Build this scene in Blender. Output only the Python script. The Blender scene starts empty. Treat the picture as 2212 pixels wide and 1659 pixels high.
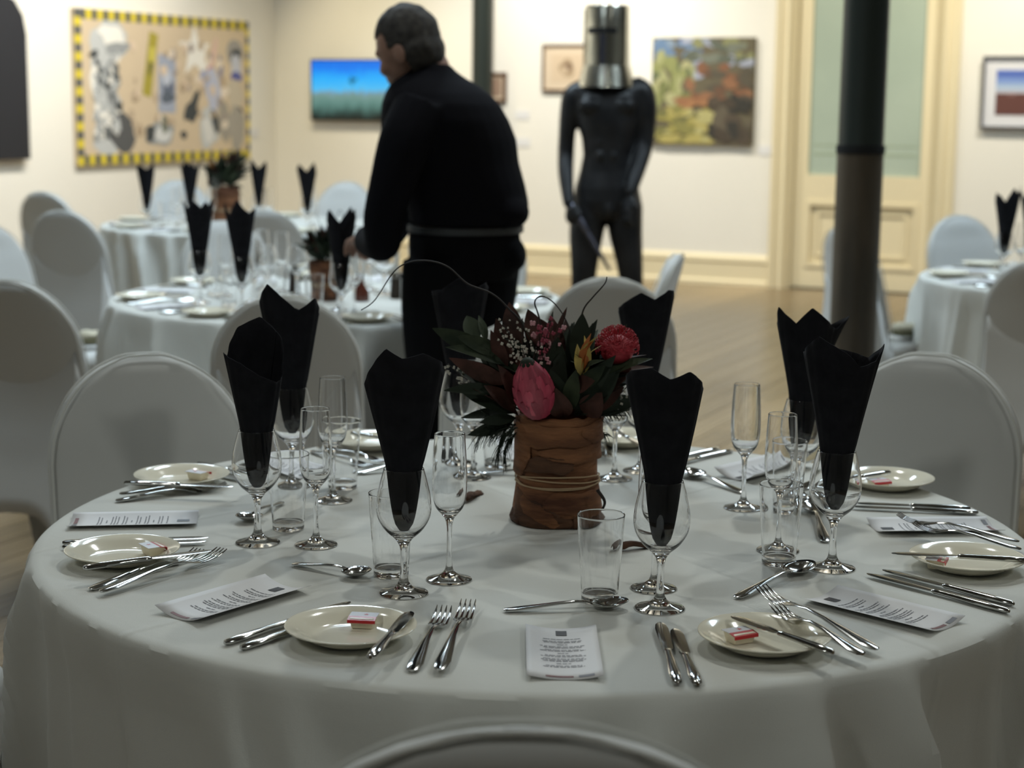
import bpy, bmesh, math, random
from math import sin, cos, pi, radians, sqrt, hypot, atan2
from mathutils import Vector, Matrix, noise
rnd = random.Random(7)
S = bpy.context.scene
COL = S.collection

# ---------------------------------------------------------------- camera
F_PX, PITCH, ROLL, CAM_H = 3735.58, 0.16180542, 0.01121719, 1.39091
TAB_Z = 0.74
cam_d = bpy.data.cameras.new('camera')
cam = bpy.data.objects.new('camera', cam_d)
COL.objects.link(cam)
S.camera = cam
cam_d.sensor_width = 36.0
cam_d.lens = 36.0 * F_PX / 2212.0
cam_d.clip_start, cam_d.clip_end = 0.05, 100
_f = Vector((0, cos(PITCH), -sin(PITCH)))
_r = Vector((1, 0, 0))
_u = Vector((0, sin(PITCH), cos(PITCH)))
_c, _s = cos(ROLL), sin(ROLL)
RX, UX = _r * _c + _u * _s, _u * _c - _r * _s
cam.matrix_world = Matrix(((RX.x, UX.x, -_f.x, 0), (RX.y, UX.y, -_f.y, 0), (RX.z, UX.z, -_f.z, CAM_H), (0, 0, 0, 1)))
cam_d.dof.use_dof = True
cam_d.dof.focus_distance = 2.35
cam_d.dof.aperture_fstop = 5.0

# ---------------------------------------------------------------- world, view, lights
W = bpy.data.worlds.new('dim_room_air'); S.world = W
W.use_nodes = True
W.node_tree.nodes['Background'].inputs[0].default_value = (0.9, 0.95, 1, 1)
W.node_tree.nodes['Background'].inputs[1].default_value = 0.02
S.view_settings.view_transform = 'Standard'
S.view_settings.look = 'None'
S.view_settings.gamma = 1
S.view_settings.use_curve_mapping = False
S.view_settings.exposure = 0.0
S.cycles.max_bounces = 16
S.cycles.transmission_bounces = 14
S.cycles.glossy_bounces = 6
S.cycles.diffuse_bounces = 4
S.cycles.transparent_max_bounces = 16
S.cycles.sample_clamp_indirect = 4.0
S.cycles.blur_glossy = 0.2

# room axes: u runs along the gallery wall, n points through it (away from the camera)
CORNER = Vector((-2.074, 15.222, 0))
U = Vector((0.905, -0.426, 0)).normalized()
N = Vector((0.426, 0.905, 0)).normalized()
Z = Vector((0, 0, 1))
ROOM_U, ROOM_N, ROOM_H = 12.6, 16.6, 4.1

def room(u, n, z=0.0):
    return CORNER + U * u + N * n + Z * z

def area_light(name, loc, size, watts, color, target=None, spread=180, size_y=None):
    d = bpy.data.lights.new(name, 'AREA'); d.energy = watts; d.color = color; d.size = size
    d.spread = radians(spread)
    if size_y: d.shape = 'RECTANGLE'; d.size_y = size_y
    o = bpy.data.objects.new(name, d); COL.objects.link(o); o.location = loc
    if target is not None:
        o.rotation_euler = (Vector(target) - Vector(loc)).to_track_quat('-Z', 'Y').to_euler()
    return o

def spot_light(name, loc, target, watts, color, angle=70, blend=0.9, radius=0.06):
    d = bpy.data.lights.new(name, 'SPOT'); d.energy = watts; d.color = color
    d.spot_size = radians(angle); d.spot_blend = blend; d.shadow_soft_size = radius
    o = bpy.data.objects.new(name, d); COL.objects.link(o); o.location = loc
    o.rotation_euler = (Vector(target) - Vector(loc)).to_track_quat('-Z', 'Y').to_euler()
    return o

WARM, WARMER, NEUT, COOL = (1, 0.965, 0.87), (1, 0.87, 0.58), (0.96, 1.0, 0.95), (0.72, 0.88, 1.0)
# gallery track spots on the two walls in view
for (uu, zz, w, c, an) in ((0.95, 0.55, 210, WARMER, 64), (2.75, 1.2, 420, WARM, 85), (4.1, 1.3, 170, WARM, 90), (5.5, 1.2, 130, WARMER, 80), (7.0, 1.6, 330, WARM, 95), (9.0, 1.6, 220, WARM, 95)):
    spot_light('track_spot', room(uu, -1.7, 3.7), room(uu, 0, zz), w, c, an)
for (nn, w, c) in ((-1.3, 45, WARM), (-2.7, 320, WARM), (-4.2, 280, WARM), (-6.4, 190, WARM)):
    spot_light('track_spot', room(1.8, nn, 3.7), room(0, nn, 1.5), w, c, 90)
# cool ceiling panels over the far tables, dim neutral ones over the near table, then unseen fills added near the camera
area_light('ceiling_or_fill_light', (-1.5, 8.6, 3.9), 1.4, 120, COOL, (-1.5, 8.6, 0))
area_light('ceiling_or_fill_light', (2.6, 7.0, 3.9), 1.2, 88, COOL, (2.6, 7.0, 0))
area_light('ceiling_or_fill_light', (-0.6, 6.4, 3.9), 0.6, 46, COOL, (-0.6, 6.4, 0))
area_light('ceiling_or_fill_light', (-2.3, 4.0, 3.9), 0.6, 12, COOL, (-2.0, 5.4, 0.3), 110)  # added cool light, unseen, to brighten the backs of the left chairs
area_light('ceiling_or_fill_light', (0.5, 4.9, 3.9), 0.16, 28, NEUT, (0.1, 2.4, 0))
area_light('ceiling_or_fill_light', (-1.6, 4.2, 3.9), 0.12, 12, NEUT, (-0.2, 2.4, 0))
area_light('ceiling_or_fill_light', (2.0, 3.6, 3.9), 0.12, 12, NEUT, (0.3, 2.4, 0))
area_light('ceiling_or_fill_light', (3.2, 0.0, 3.9), 0.35, 3.6, NEUT, (0.1, 2.2, 0.6), 75)  # added fill beside the camera, lifts the cloth drape and chair backs
area_light('ceiling_or_fill_light', (-2.4, -0.6, 3.9), 0.35, 4.2, NEUT, (-0.1, 2.2, 0.6), 75)  # second added fill, just behind the camera, same purpose

# ---------------------------------------------------------------- pixels -> points of the real planes
def ray(px, py):
    X, Y = px - 1106.0, py - 829.5
    X, Y = X * _c + Y * _s, -X * _s + Y * _c
    return Vector((X, F_PX * cos(PITCH) - Y * sin(PITCH), -Y * cos(PITCH) - F_PX * sin(PITCH)))

def G(px, py, z=TAB_Z):
    """point of the horizontal plane at height z seen at a photo pixel"""
    q = ray(px, py); k = (z - CAM_H) / q.z
    return Vector((q.x * k, q.y * k, z))

def D(px, py, y):
    """point at distance y seen at a photo pixel"""
    q = ray(px, py); k = y / q.y
    return Vector((q.x * k, y, q.z * k + CAM_H))

# ---------------------------------------------------------------- materials
def mat(name, color, rough=0.6, metal=0.0, trans=0.0, ior=1.45, coat=0.0, sheen=0.0, spec=0.5, emit=None, estr=0.0):
    m = bpy.data.materials.new(name); m.use_nodes = True
    b = m.node_tree.nodes['Principled BSDF']
    b.inputs['Base Color'].default_value = (*color, 1)
    b.inputs['Roughness'].default_value = rough
    b.inputs['Metallic'].default_value = metal
    b.inputs['IOR'].default_value = ior
    b.inputs['Transmission Weight'].default_value = trans
    b.inputs['Coat Weight'].default_value = coat
    b.inputs['Sheen Weight'].default_value = sheen
    b.inputs['Specular IOR Level'].default_value = spec
    if emit:
        b.inputs['Emission Color'].default_value = (*emit, 1); b.inputs['Emission Strength'].default_value = estr
    return m

def nodes(m):
    t = m.node_tree
    return t, t.nodes, t.links, t.nodes['Principled BSDF']

def add_noise(m, c1, c2, scale=5, detail=4, bump=0.0, bscale=None, stretch=(1, 1, 1), dist=0.002, rough=0.55):
    """colour wanders between c1 and c2; optional fine relief"""
    t, nd, lk, b = nodes(m)
    tc = nd.new('ShaderNodeTexCoord'); mp = nd.new('ShaderNodeMapping'); mp.inputs['Scale'].default_value = stretch
    lk.new(tc.outputs['Object'], mp.inputs['Vector'])
    nz = nd.new('ShaderNodeTexNoise'); nz.inputs['Scale'].default_value = scale; nz.inputs['Detail'].default_value = detail
    nz.inputs['Roughness'].default_value = rough
    lk.new(mp.outputs[0], nz.inputs['Vector'])
    cr = nd.new('ShaderNodeValToRGB'); cr.color_ramp.elements[0].position = 0.35; cr.color_ramp.elements[1].position = 0.65
    cr.color_ramp.elements[0].color = (*c1, 1); cr.color_ramp.elements[1].color = (*c2, 1)
    lk.new(nz.outputs['Fac'], cr.inputs[0]); lk.new(cr.outputs[0], b.inputs['Base Color'])
    if bump:
        n2 = nd.new('ShaderNodeTexNoise'); n2.inputs['Scale'].default_value = bscale or scale * 8; n2.inputs['Detail'].default_value = 3
        lk.new(mp.outputs[0], n2.inputs['Vector'])
        bp = nd.new('ShaderNodeBump'); bp.inputs['Strength'].default_value = bump; bp.inputs['Distance'].default_value = dist
        lk.new(n2.outputs['Fac'], bp.inputs['Height']); lk.new(bp.outputs[0], b.inputs['Normal'])
    return m

M = {}
M['wall'] = add_noise(mat('cream_plaster', (0.8, 0.76, 0.66), 0.8), (0.79, 0.755, 0.67), (0.81, 0.775, 0.69), 1.5, 3, 0.08, 40)
M['ceiling'] = mat('ceiling_paint', (0.22, 0.21, 0.19), 0.9)
M['trim'] = mat('cream_gloss_paint', (0.76, 0.66, 0.44), 0.35)
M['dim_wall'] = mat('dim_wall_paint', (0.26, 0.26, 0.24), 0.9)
M['wood'] = mat('floor_board', (0.45, 0.3, 0.16), 0.25, spec=0.7)
t, nd, lk, b = nodes(M['wood'])
oi = nd.new('ShaderNodeObjectInfo'); tc = nd.new('ShaderNodeTexCoord'); mp = nd.new('ShaderNodeMapping')
mp.inputs['Scale'].default_value = (18, 0.8, 1); lk.new(tc.outputs['Object'], mp.inputs['Vector'])
ad = nd.new('ShaderNodeVectorMath'); ad.operation = 'ADD'; lk.new(mp.outputs[0], ad.inputs[0])
cm = nd.new('ShaderNodeVectorMath'); cm.operation = 'SCALE'; cm.inputs[0].default_value = (31, 17, 7)
lk.new(oi.outputs['Random'], cm.inputs['Scale']); lk.new(cm.outputs[0], ad.inputs[1])
nz = nd.new('ShaderNodeTexNoise'); nz.inputs['Scale'].default_value = 1.4; nz.inputs['Detail'].default_value = 6; lk.new(ad.outputs[0], nz.inputs['Vector'])
cr = nd.new('ShaderNodeValToRGB'); cr.color_ramp.elements[0].position = 0.3; cr.color_ramp.elements[1].position = 0.72
cr.color_ramp.elements[0].color = (0.15, 0.10, 0.055, 1); cr.color_ramp.elements[1].color = (0.36, 0.255, 0.135, 1)
lk.new(nz.outputs['Fac'], cr.inputs[0])
hs = nd.new('ShaderNodeHueSaturation'); mr = nd.new('ShaderNodeMapRange'); mr.inputs['To Min'].default_value = 0.75; mr.inputs['To Max'].default_value = 1.2
lk.new(oi.outputs['Random'], mr.inputs['Value']); lk.new(mr.outputs[0], hs.inputs['Value']); lk.new(cr.outputs[0], hs.inputs['Color'])
lk.new(hs.outputs[0], b.inputs['Base Color'])
M['floor_joint'] = mat('dark_floor_joint', (0.07, 0.045, 0.025), 0.8)

# tablecloth with ironed creases crossing under the centrepiece and a fine weave
M['cloth'] = mat('white_table_linen', (0.66, 0.66, 0.615), 0.85, sheen=0.15, spec=0.2)
t, nd, lk, b = nodes(M['cloth'])
tc = nd.new('ShaderNodeTexCoord')
nz = nd.new('ShaderNodeTexNoise'); nz.inputs['Scale'].default_value = 900; nz.inputs['Detail'].default_value = 2; lk.new(tc.outputs['Object'], nz.inputs['Vector'])
n2 = nd.new('ShaderNodeTexNoise'); n2.inputs['Scale'].default_value = 7; n2.inputs['Detail'].default_value = 4; lk.new(tc.outputs['Object'], n2.inputs['Vector'])
def crease(vec, off):
    d = nd.new('ShaderNodeVectorMath'); d.operation = 'DOT_PRODUCT'; d.inputs[1].default_value = (*vec, 0); lk.new(tc.outputs['Object'], d.inputs[0])
    a = nd.new('ShaderNodeMath'); a.operation = 'SUBTRACT'; a.inputs[1].default_value = off; lk.new(d.outputs['Value'], a.inputs[0])
    c = nd.new('ShaderNodeMath'); c.operation = 'ABSOLUTE'; lk.new(a.outputs[0], c.inputs[0])
    r = nd.new('ShaderNodeMapRange'); r.interpolation_type = 'SMOOTHSTEP'; r.inputs['From Max'].default_value = 0.012
    r.inputs['To Min'].default_value = 1; r.inputs['To Max'].default_value = 0
    lk.new(c.outputs[0], r.inputs['Value']); return r.outputs[0]
d1 = Vector((0.194, 0.205)).normalized(); d2 = Vector((0.273, -0.427)).normalized()
k1 = crease((-d1.y, d1.x), (-d1.y * -0.52 + d1.x * -0.548)); k2 = crease((-d2.y, d2.x), (-d2.y * 0.197 + d2.x * -0.127))
k3 = crease((-d1.y, d1.x), 0.42)
def madd(a, ka, b_, kb):
    x = nd.new('ShaderNodeMath'); x.operation = 'MULTIPLY'; x.inputs[1].default_value = ka; lk.new(a, x.inputs[0])
    y = nd.new('ShaderNodeMath'); y.operation = 'MULTIPLY_ADD'; y.inputs[1].default_value = kb; lk.new(b_, y.inputs[0]); lk.new(x.outputs[0], y.inputs[2])
    return y.outputs[0]
h = madd(madd(nz.outputs['Fac'], 0.14, n2.outputs['Fac'], 1.6), 1, madd(k1, 1, k2, 1), 0.8)
h = madd(h, 1, k3, 0.6)
bp = nd.new('ShaderNodeBump'); bp.inputs['Strength'].default_value = 0.55; bp.inputs['Distance'].default_value = 0.004
lk.new(h, bp.inputs['Height']); lk.new(bp.outputs[0], b.inputs['Normal'])

M['chair'] = mat('white_stretch_cover', (0.60, 0.60, 0.58), 0.6, sheen=0.3, spec=0.25)
M['piping'] = mat('cover_edge_seam', (0.66, 0.66, 0.62), 0.6)
M['napkin'] = add_noise(mat('black_napkin', (0.012, 0.012, 0.014), 0.9, spec=0.15), (0.008, 0.008, 0.010), (0.013, 0.013, 0.016), 30, 3, 0.15, 500)
M['glass'] = mat('clear_glass', (1, 1, 1), 0.0, trans=1.0, ior=1.47)
M['steel'] = mat('polished_steel', (0.47, 0.47, 0.455), 0.11, metal=1.0)
M['china'] = mat('cream_china', (0.88, 0.83, 0.68), 0.12, coat=0.4)
M['paper'] = mat('menu_card', (0.74, 0.73, 0.73), 0.6)
M['ink'] = mat('grey_print', (0.20, 0.20, 0.22), 0.7)
M['black_ink'] = mat('black_print', (0.02, 0.015, 0.015), 0.5)
M['red_ink'] = mat('red_print', (0.17, 0.05, 0.045), 0.6)
M['red_lid'] = mat('red_foil', (0.50, 0.015, 0.02), 0.35)
M['white_foil'] = mat('white_foil', (0.68, 0.68, 0.72), 0.3)
M['tub'] = mat('butter_tub_plastic', (0.75, 0.68, 0.52), 0.35)
M['bark'] = add_noise(mat('paperbark', (0.2, 0.09, 0.04), 0.85), (0.080, 0.028, 0.012), (0.27, 0.115, 0.048), 7, 8, 0.9, 30, (1, 1, 4.5), 0.006)
M['bark_dark'] = add_noise(mat('dark_paperbark', (0.08, 0.04, 0.02), 0.9), (0.04, 0.018, 0.010), (0.13, 0.06, 0.03), 12, 6, 0.8, 60, (1, 1, 3), 0.004)
M['twine'] = mat('natural_twine', (0.42, 0.30, 0.18), 0.9)
M['leaf_green'] = add_noise(mat('dark_green_leaf', (0.05, 0.07, 0.035), 0.6, spec=0.25), (0.018, 0.028, 0.016), (0.045, 0.058, 0.030), 30)
M['leaf_grey'] = mat('grey_green_leaf', (0.050, 0.066, 0.040), 0.6, spec=0.25)
M['leaf_red'] = add_noise(mat('maroon_leaf', (0.08, 0.03, 0.025), 0.62, spec=0.25), (0.036, 0.017, 0.012), (0.085, 0.036, 0.027), 25)
M['leaf_dark'] = mat('blackish_leaf', (0.018, 0.026, 0.016), 0.62, spec=0.25)
M['pink'] = add_noise(mat('pink_bract', (0.6, 0.09, 0.16), 0.6), (0.40, 0.035, 0.075), (0.52, 0.11, 0.15), 30, 3, 0, None, (1, 1, 0.4))
t, nd, lk, b = nodes(M['pink'])
oi = nd.new('ShaderNodeObjectInfo'); mr = nd.new('ShaderNodeMapRange'); mr.inputs['To Min'].default_value = 0.6; mr.inputs['To Max'].default_value = 1.25
lk.new(oi.outputs['Random'], mr.inputs['Value']); hs = nd.new('ShaderNodeHueSaturation'); lk.new(mr.outputs[0], hs.inputs['Value'])
src = b.inputs['Base Color'].links[0].from_socket; lk.new(src, hs.inputs['Color']); lk.new(hs.outputs[0], b.inputs['Base Color'])
M['pale_pink'] = mat('pale_pink_petal', (0.62, 0.33, 0.36), 0.7)
M['crimson'] = mat('crimson_style', (0.42, 0.030, 0.045), 0.55)
M['wax'] = mat('deep_pink_petal', (0.30, 0.055, 0.085), 0.7)
M['yellow'] = mat('yellow_bract', (0.50, 0.38, 0.10), 0.5)
M['orange'] = mat('orange_bract', (0.42, 0.13, 0.03), 0.5)
M['white_flower'] = mat('white_petal', (0.55, 0.52, 0.44), 0.7)
M['twig'] = mat('brown_twig', (0.018, 0.012, 0.009), 0.7)
M['iron'] = mat('dark_green_iron_paint', (0.018, 0.024, 0.020), 0.4)
M['iron_low'] = add_noise(mat('worn_brown_iron_paint', (0.05, 0.04, 0.03), 0.45), (0.035, 0.028, 0.018), (0.075, 0.055, 0.034), 6, 4, 0.1, 30, (1, 1, 0.3))
M['bronze'] = add_noise(mat('charcoal_bronze', (0.022, 0.022, 0.024), 0.42, metal=0.0, spec=0.35), (0.008, 0.008, 0.009), (0.018, 0.0175, 0.018), 9)
M['tin'] = add_noise(mat('beaten_tin', (0.55, 0.53, 0.46), 0.22, metal=1.0), (0.30, 0.29, 0.25), (0.70, 0.68, 0.58), 5, 5, 0.25, 14, (1.4, 1.4, 0.6), 0.01)
M['slot'] = mat('black_slot', (0.004, 0.004, 0.004), 0.9)
M['gun'] = mat('blued_steel', (0.12, 0.12, 0.15), 0.25, metal=0.8)
M['skin'] = mat('skin', (0.27, 0.15, 0.105), 0.55)
M['jumper'] = mat('black_jumper', (0.006, 0.006, 0.008), 0.95, spec=0.1)
M['trouser'] = mat('black_trousers', (0.0055, 0.0055, 0.0065), 0.95, spec=0.1)
M['belt'] = mat('dark_belt', (0.03, 0.033, 0.035), 0.5)
M['hair'] = add_noise(mat('dark_grey_hair', (0.03, 0.028, 0.024), 0.8), (0.016, 0.014, 0.012), (0.045, 0.040, 0.034), 60, 3, 0.5, 200)
M['shoe'] = mat('black_leather', (0.006, 0.006, 0.006), 0.4)
M['dark'] = mat('dark_metal_leg', (0.02, 0.02, 0.022), 0.45)
M['tabletop'] = mat('table_board', (0.3, 0.22, 0.14), 0.6)
M['frame_dark'] = mat('dark_frame', (0.035, 0.03, 0.025), 0.4)
M['frame_brown'] = mat('brown_frame', (0.11, 0.055, 0.03), 0.45)
M['frame_grey'] = mat('grey_frame', (0.10, 0.10, 0.11), 0.4)
M['mat_board'] = mat('mount_board', (0.70, 0.69, 0.70), 0.8)
M['mat_beige'] = mat('beige_mount', (0.62, 0.50, 0.36), 0.8)
M['screen_bezel'] = mat('black_bezel', (0.012, 0.012, 0.014), 0.3)
M['frost'] = add_noise(mat('frosted_pane', (0.40, 0.47, 0.38), 0.35), (0.37, 0.44, 0.36), (0.43, 0.50, 0.41), 1.2)
M['black_panel'] = mat('black_board', (0.012, 0.013, 0.018), 0.55)
M['card'] = mat('label_card', (0.72, 0.71, 0.70), 0.8)
M['pepper'] = mat('pepper', (0.03, 0.022, 0.016), 0.8)
M['salt'] = mat('salt', (0.7, 0.7, 0.68), 0.8)
M['olive_cloth'] = mat('olive_cloth', (0.12, 0.11, 0.06), 0.9)
M['cream_cloth'] = mat('cream_cloth', (0.60, 0.55, 0.42), 0.9)
M['amber'] = mat('dark_amber_glass', (0.10, 0.03, 0.02), 0.1, spec=0.6)
_fc = {}
def flat(c, rough=0.7):
    k = tuple(round(x, 3) for x in c)
    if k not in _fc: _fc[k] = mat('print_colour', k, rough)
    return _fc[k]

# ---------------------------------------------------------------- object helpers
def link(name, me, m=None, parent=None, loc=None):
    o = bpy.data.objects.new(name, me); COL.objects.link(o)
    if m is not None and me is not None:
        for x in (m if isinstance(m, (list, tuple)) else [m]):
            if x.name not in [y.name for y in me.materials if y]: me.materials.append(x)
    if parent is not None: o.parent = parent
    if loc is not None: o.location = loc
    return o

def obj(name, bm, m=None, parent=None, smooth=True, loc=None, up=False):
    me = bpy.data.meshes.new(name)
    bmesh.ops.recalc_face_normals(bm, faces=bm.faces[:])
    if smooth:
        for f in bm.faces: f.smooth = True
    if up:
        bm.normal_update()
        if sum(f.normal.z * f.calc_area() for f in bm.faces) < 0: bmesh.ops.reverse_faces(bm, faces=bm.faces[:])
    bm.to_mesh(me); bm.free()
    o = link(name, me, m, parent, loc)
    if smooth: 
        try: me.set_sharp_from_angle(angle=radians(42))
        except Exception: pass
    return o

def tag(o, label=None, cat=None, group=None, kind=None):
    if label: o['label'] = label
    if cat: o['category'] = cat
    if group: o['group'] = group
    if kind: o['kind'] = kind
    return o

def empty(name, loc=(0, 0, 0), rz=0.0):
    o = bpy.data.objects.new(name, None); COL.objects.link(o)
    o.empty_display_size = 0.05
    o.location = loc; o.rotation_euler = (0, 0, rz)
    return o

KIDS = {}
def copy_tree(o, parent=None, skip=()):
    c = o.copy(); COL.objects.link(c)
    if parent is not None: c.parent = parent
    for k in [x for x in COL.objects if x.parent == o]:
        if k.name.split('.')[0] not in skip: copy_tree(k, c, skip)
    return c

def box(bm, x0, x1, y0, y1, z0, z1, T=None):
    v = [bm.verts.new((x, y, z)) for x in (x0, x1) for y in (y0, y1) for z in (z0, z1)]
    if T is not None:
        for q in v: q.co = T @ q.co
    for f in ((0, 1, 3, 2), (4, 6, 7, 5), (0, 4, 5, 1), (2, 3, 7, 6), (0, 2, 6, 4), (1, 5, 7, 3)):
        bm.faces.new([v[i] for i in f])
    return v

def bevel_all(bm, w, seg=2):
    bmesh.ops.bevel(bm, geom=bm.edges[:], offset=w, segments=seg, profile=0.6, affect='EDGES')

def loft(bm, rings, cap=True, closed_ring=True):
    vs = [[bm.verts.new(p) for p in r] for r in rings]
    n = len(vs[0])
    for a, b_ in zip(vs, vs[1:]):
        for i in range(n if closed_ring else n - 1):
            j = (i + 1) % n
            bm.faces.new((a[i], a[j], b_[j], b_[i]))
    if cap and closed_ring:
        bm.faces.new(vs[0][::-1]); bm.faces.new(vs[-1])
    return vs

def lathe(profile, seg=40, closed=False):
    """profile: (r, z) list; r=0 ends become poles"""
    bm = bmesh.new(); rows = []
    for r, z in profile:
        if r < 1e-6: rows.append([bm.verts.new((0, 0, z))])
        else: rows.append([bm.verts.new((r * cos(2 * pi * i / seg), r * sin(2 * pi * i / seg), z)) for i in range(seg)])
    for a, b_ in zip(rows, rows[1:]):
        for i in range(seg):
            j = (i + 1) % seg
            if len(a) == 1 and len(b_) == 1: continue
            if len(a) == 1: bm.faces.new((a[0], b_[j], b_[i]))
            elif len(b_) == 1: bm.faces.new((a[i], a[j], b_[0]))
            else: bm.faces.new((a[i], a[j], b_[j], b_[i]))
    return bm

def smooth_path(pts, n=6):
    """Catmull-Rom through (Vector, r...) tuples"""
    out = []
    P = [pts[0]] + list(pts) + [pts[-1]]
    for i in range(1, len(P) - 2):
        for k in range(n):
            t_ = k / n
            q = []
            for a0, a1, a2, a3 in zip(P[i - 1], P[i], P[i + 1], P[i + 2]):
                q.append(0.5 * ((2 * a1) + (a2 - a0) * t_ + (2 * a0 - 5 * a1 + 4 * a2 - a3) * t_ * t_ + (3 * a1 - a0 - 3 * a2 + a3) * t_ ** 3))
            out.append(tuple(q))
    out.append(tuple(P[-2]))
    return out

def tube(bm, pts, seg=10, n=6, squash=1.0, side=None):
    """swept round bar; pts: (x, y, z, r)"""
    pth = smooth_path(pts, n) if n > 1 else pts
    rings = []; ref = Vector(side) if side else None
    for i, p in enumerate(pth):
        a = Vector(pth[max(i - 1, 0)][:3]); b_ = Vector(pth[min(i + 1, len(pth) - 1)][:3])
        d = (b_ - a).normalized()
        if ref is None:
            ref = Vector((0, 0, 1)) if abs(d.z) < 0.9 else Vector((1, 0, 0))
        e1 = ref - d * ref.dot(d)
        if e1.length < 1e-4: e1 = d.orthogonal()
        e1.normalize(); e2 = d.cross(e1)
        if not side: ref = e1
        r = max(p[3], 1e-4)
        rings.append([Vector(p[:3]) + e1 * r * squash * cos(2 * pi * k / seg) + e2 * r * sin(2 * pi * k / seg) for k in range(seg)])
    loft(bm, rings)

def ellipsoid(bm, c, r, rot=None, seg=20, rings=12):
    m = Matrix.Translation(Vector(c)) @ (rot.to_matrix().to_4x4() if rot is not None else Matrix()) @ Matrix.Diagonal((*r, 1))
    bmesh.ops.create_uvsphere(bm, u_segments=seg, v_segments=rings, radius=1, matrix=m)

def fuse(name, bm, voxel, m, parent=None, smooth=4, factor=0.5):
    """several overlapping solids become one continuous surface"""
    bmesh.ops.recalc_face_normals(bm, faces=bm.faces[:])
    me = bpy.data.meshes.new('raw'); bm.to_mesh(me); bm.free()
    o = bpy.data.objects.new('raw', me); COL.objects.link(o)
    r = o.modifiers.new('r', 'REMESH'); r.mode = 'VOXEL'; r.voxel_size = voxel; r.use_smooth_shade = True
    if smooth:
        s_ = o.modifiers.new('s', 'SMOOTH'); s_.iterations = smooth; s_.factor = factor
    dg = bpy.context.evaluated_depsgraph_get()
    me2 = bpy.data.meshes.new_from_object(o.evaluated_get(dg))
    me2.name = name; me2.materials.clear()
    bpy.data.objects.remove(o); bpy.data.meshes.remove(me)
    for p in me2.polygons: p.use_smooth = True
    return link(name, me2, m, parent)
# ================================================================ the room
RM = Matrix((( U.x, N.x, 0, CORNER.x), (U.y, N.y, 0, CORNER.y), (0, 0, 1, 0), (0, 0, 0, 1)))   # local (u, n, z) -> world

def struct(name, bm, m, parent=None, smooth=False):
    o = obj(name, bm, m, parent, smooth)
    if parent is None: o['kind'] = 'structure'
    return o

def slab(name, u0, u1, n0, n1, z0, z1, m):
    bm = bmesh.new(); box(bm, u0, u1, n0, n1, z0, z1, RM)
    return struct(name, bm, m)

floor = slab('floor', -0.2, ROOM_U + 0.2, -ROOM_N - 0.2, 0.2, -0.2, -0.012, M['floor_joint'])
# floorboards run away from the camera along n; three lengths per row, breaks staggered
pl = bmesh.new(); box(pl, -0.5, 0.5, -0.5, 0.5, -0.012, 0.0)
plank_me = bpy.data.meshes.new('plank'); bmesh.ops.recalc_face_normals(pl, faces=pl.faces[:]); pl.to_mesh(plank_me); pl.free()
plank_me.materials.append(M['wood'])
NROW = 92; PW = ROOM_U / NROW; ang = atan2(U.y, U.x)
for i in range(NROW):
    cuts = [0, 4.6 + 1.7 * ((i * 7) % 5) / 4, 10.2 + 1.9 * ((i * 3) % 7) / 6, ROOM_N]
    for a, b_ in zip(cuts, cuts[1:]):
        o = bpy.data.objects.new('plank', plank_me); COL.objects.link(o); o.parent = floor
        o.location = room((i + 0.5) * PW, -(a + b_) / 2); o.rotation_euler = (0, 0, ang)
        o.scale = (PW - 0.004, b_ - a - 0.004, 1)
slab('ceiling', -0.2, ROOM_U + 0.2, -ROOM_N - 0.2, 0.2, ROOM_H, ROOM_H + 0.2, M['ceiling'])
slab('wall_left', -0.2, 0, -ROOM_N - 0.2, 0.2, 0, ROOM_H, M['wall'])
slab('wall_right', ROOM_U, ROOM_U + 0.2, -ROOM_N - 0.2, 0.2, 0, ROOM_H, M['dim_wall'])
slab('wall_behind', 0, ROOM_U, -ROOM_N - 0.2, -ROOM_N, 0, ROOM_H, M['dim_wall'])
DU0, DU1, DH = 4.60, 5.72, 2.75        # door opening in the gallery wall
bm = bmesh.new()
box(bm, 0, DU0, 0, 0.2, 0, ROOM_H, RM); box(bm, DU1, ROOM_U, 0, 0.2, 0, ROOM_H, RM); box(bm, DU0, DU1, 0, 0.2, DH, ROOM_H, RM)
struct('wall_back', bm, M['wall'])

def profile_strip(name, prof, u0, u1, along_n=False):
    """moulding: prof = (out, z) outline, swept along the wall"""
    bm = bmesh.new(); rings = []
    for e in (u0, u1):
        rings.append([RM @ (Vector((d, -e, z)) if along_n else Vector((e, -d, z))) for d, z in prof])
    loft(bm, rings)
    return struct(name, bm, M['trim'])
BASE = [(0.0, 0.0), (0.045, 0.0), (0.045, 0.03), (0.025, 0.045), (0.025, 0.17), (0.035, 0.185), (0.03, 0.215), (0.012, 0.235), (0.0, 0.24)]
profile_strip('baseboard_back', BASE, 0.0, DU0 - 0.13)
profile_strip('baseboard_back', BASE, DU1 + 0.13, ROOM_U)
profile_strip('baseboard_left', BASE, 0.05, ROOM_N, True)

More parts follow.
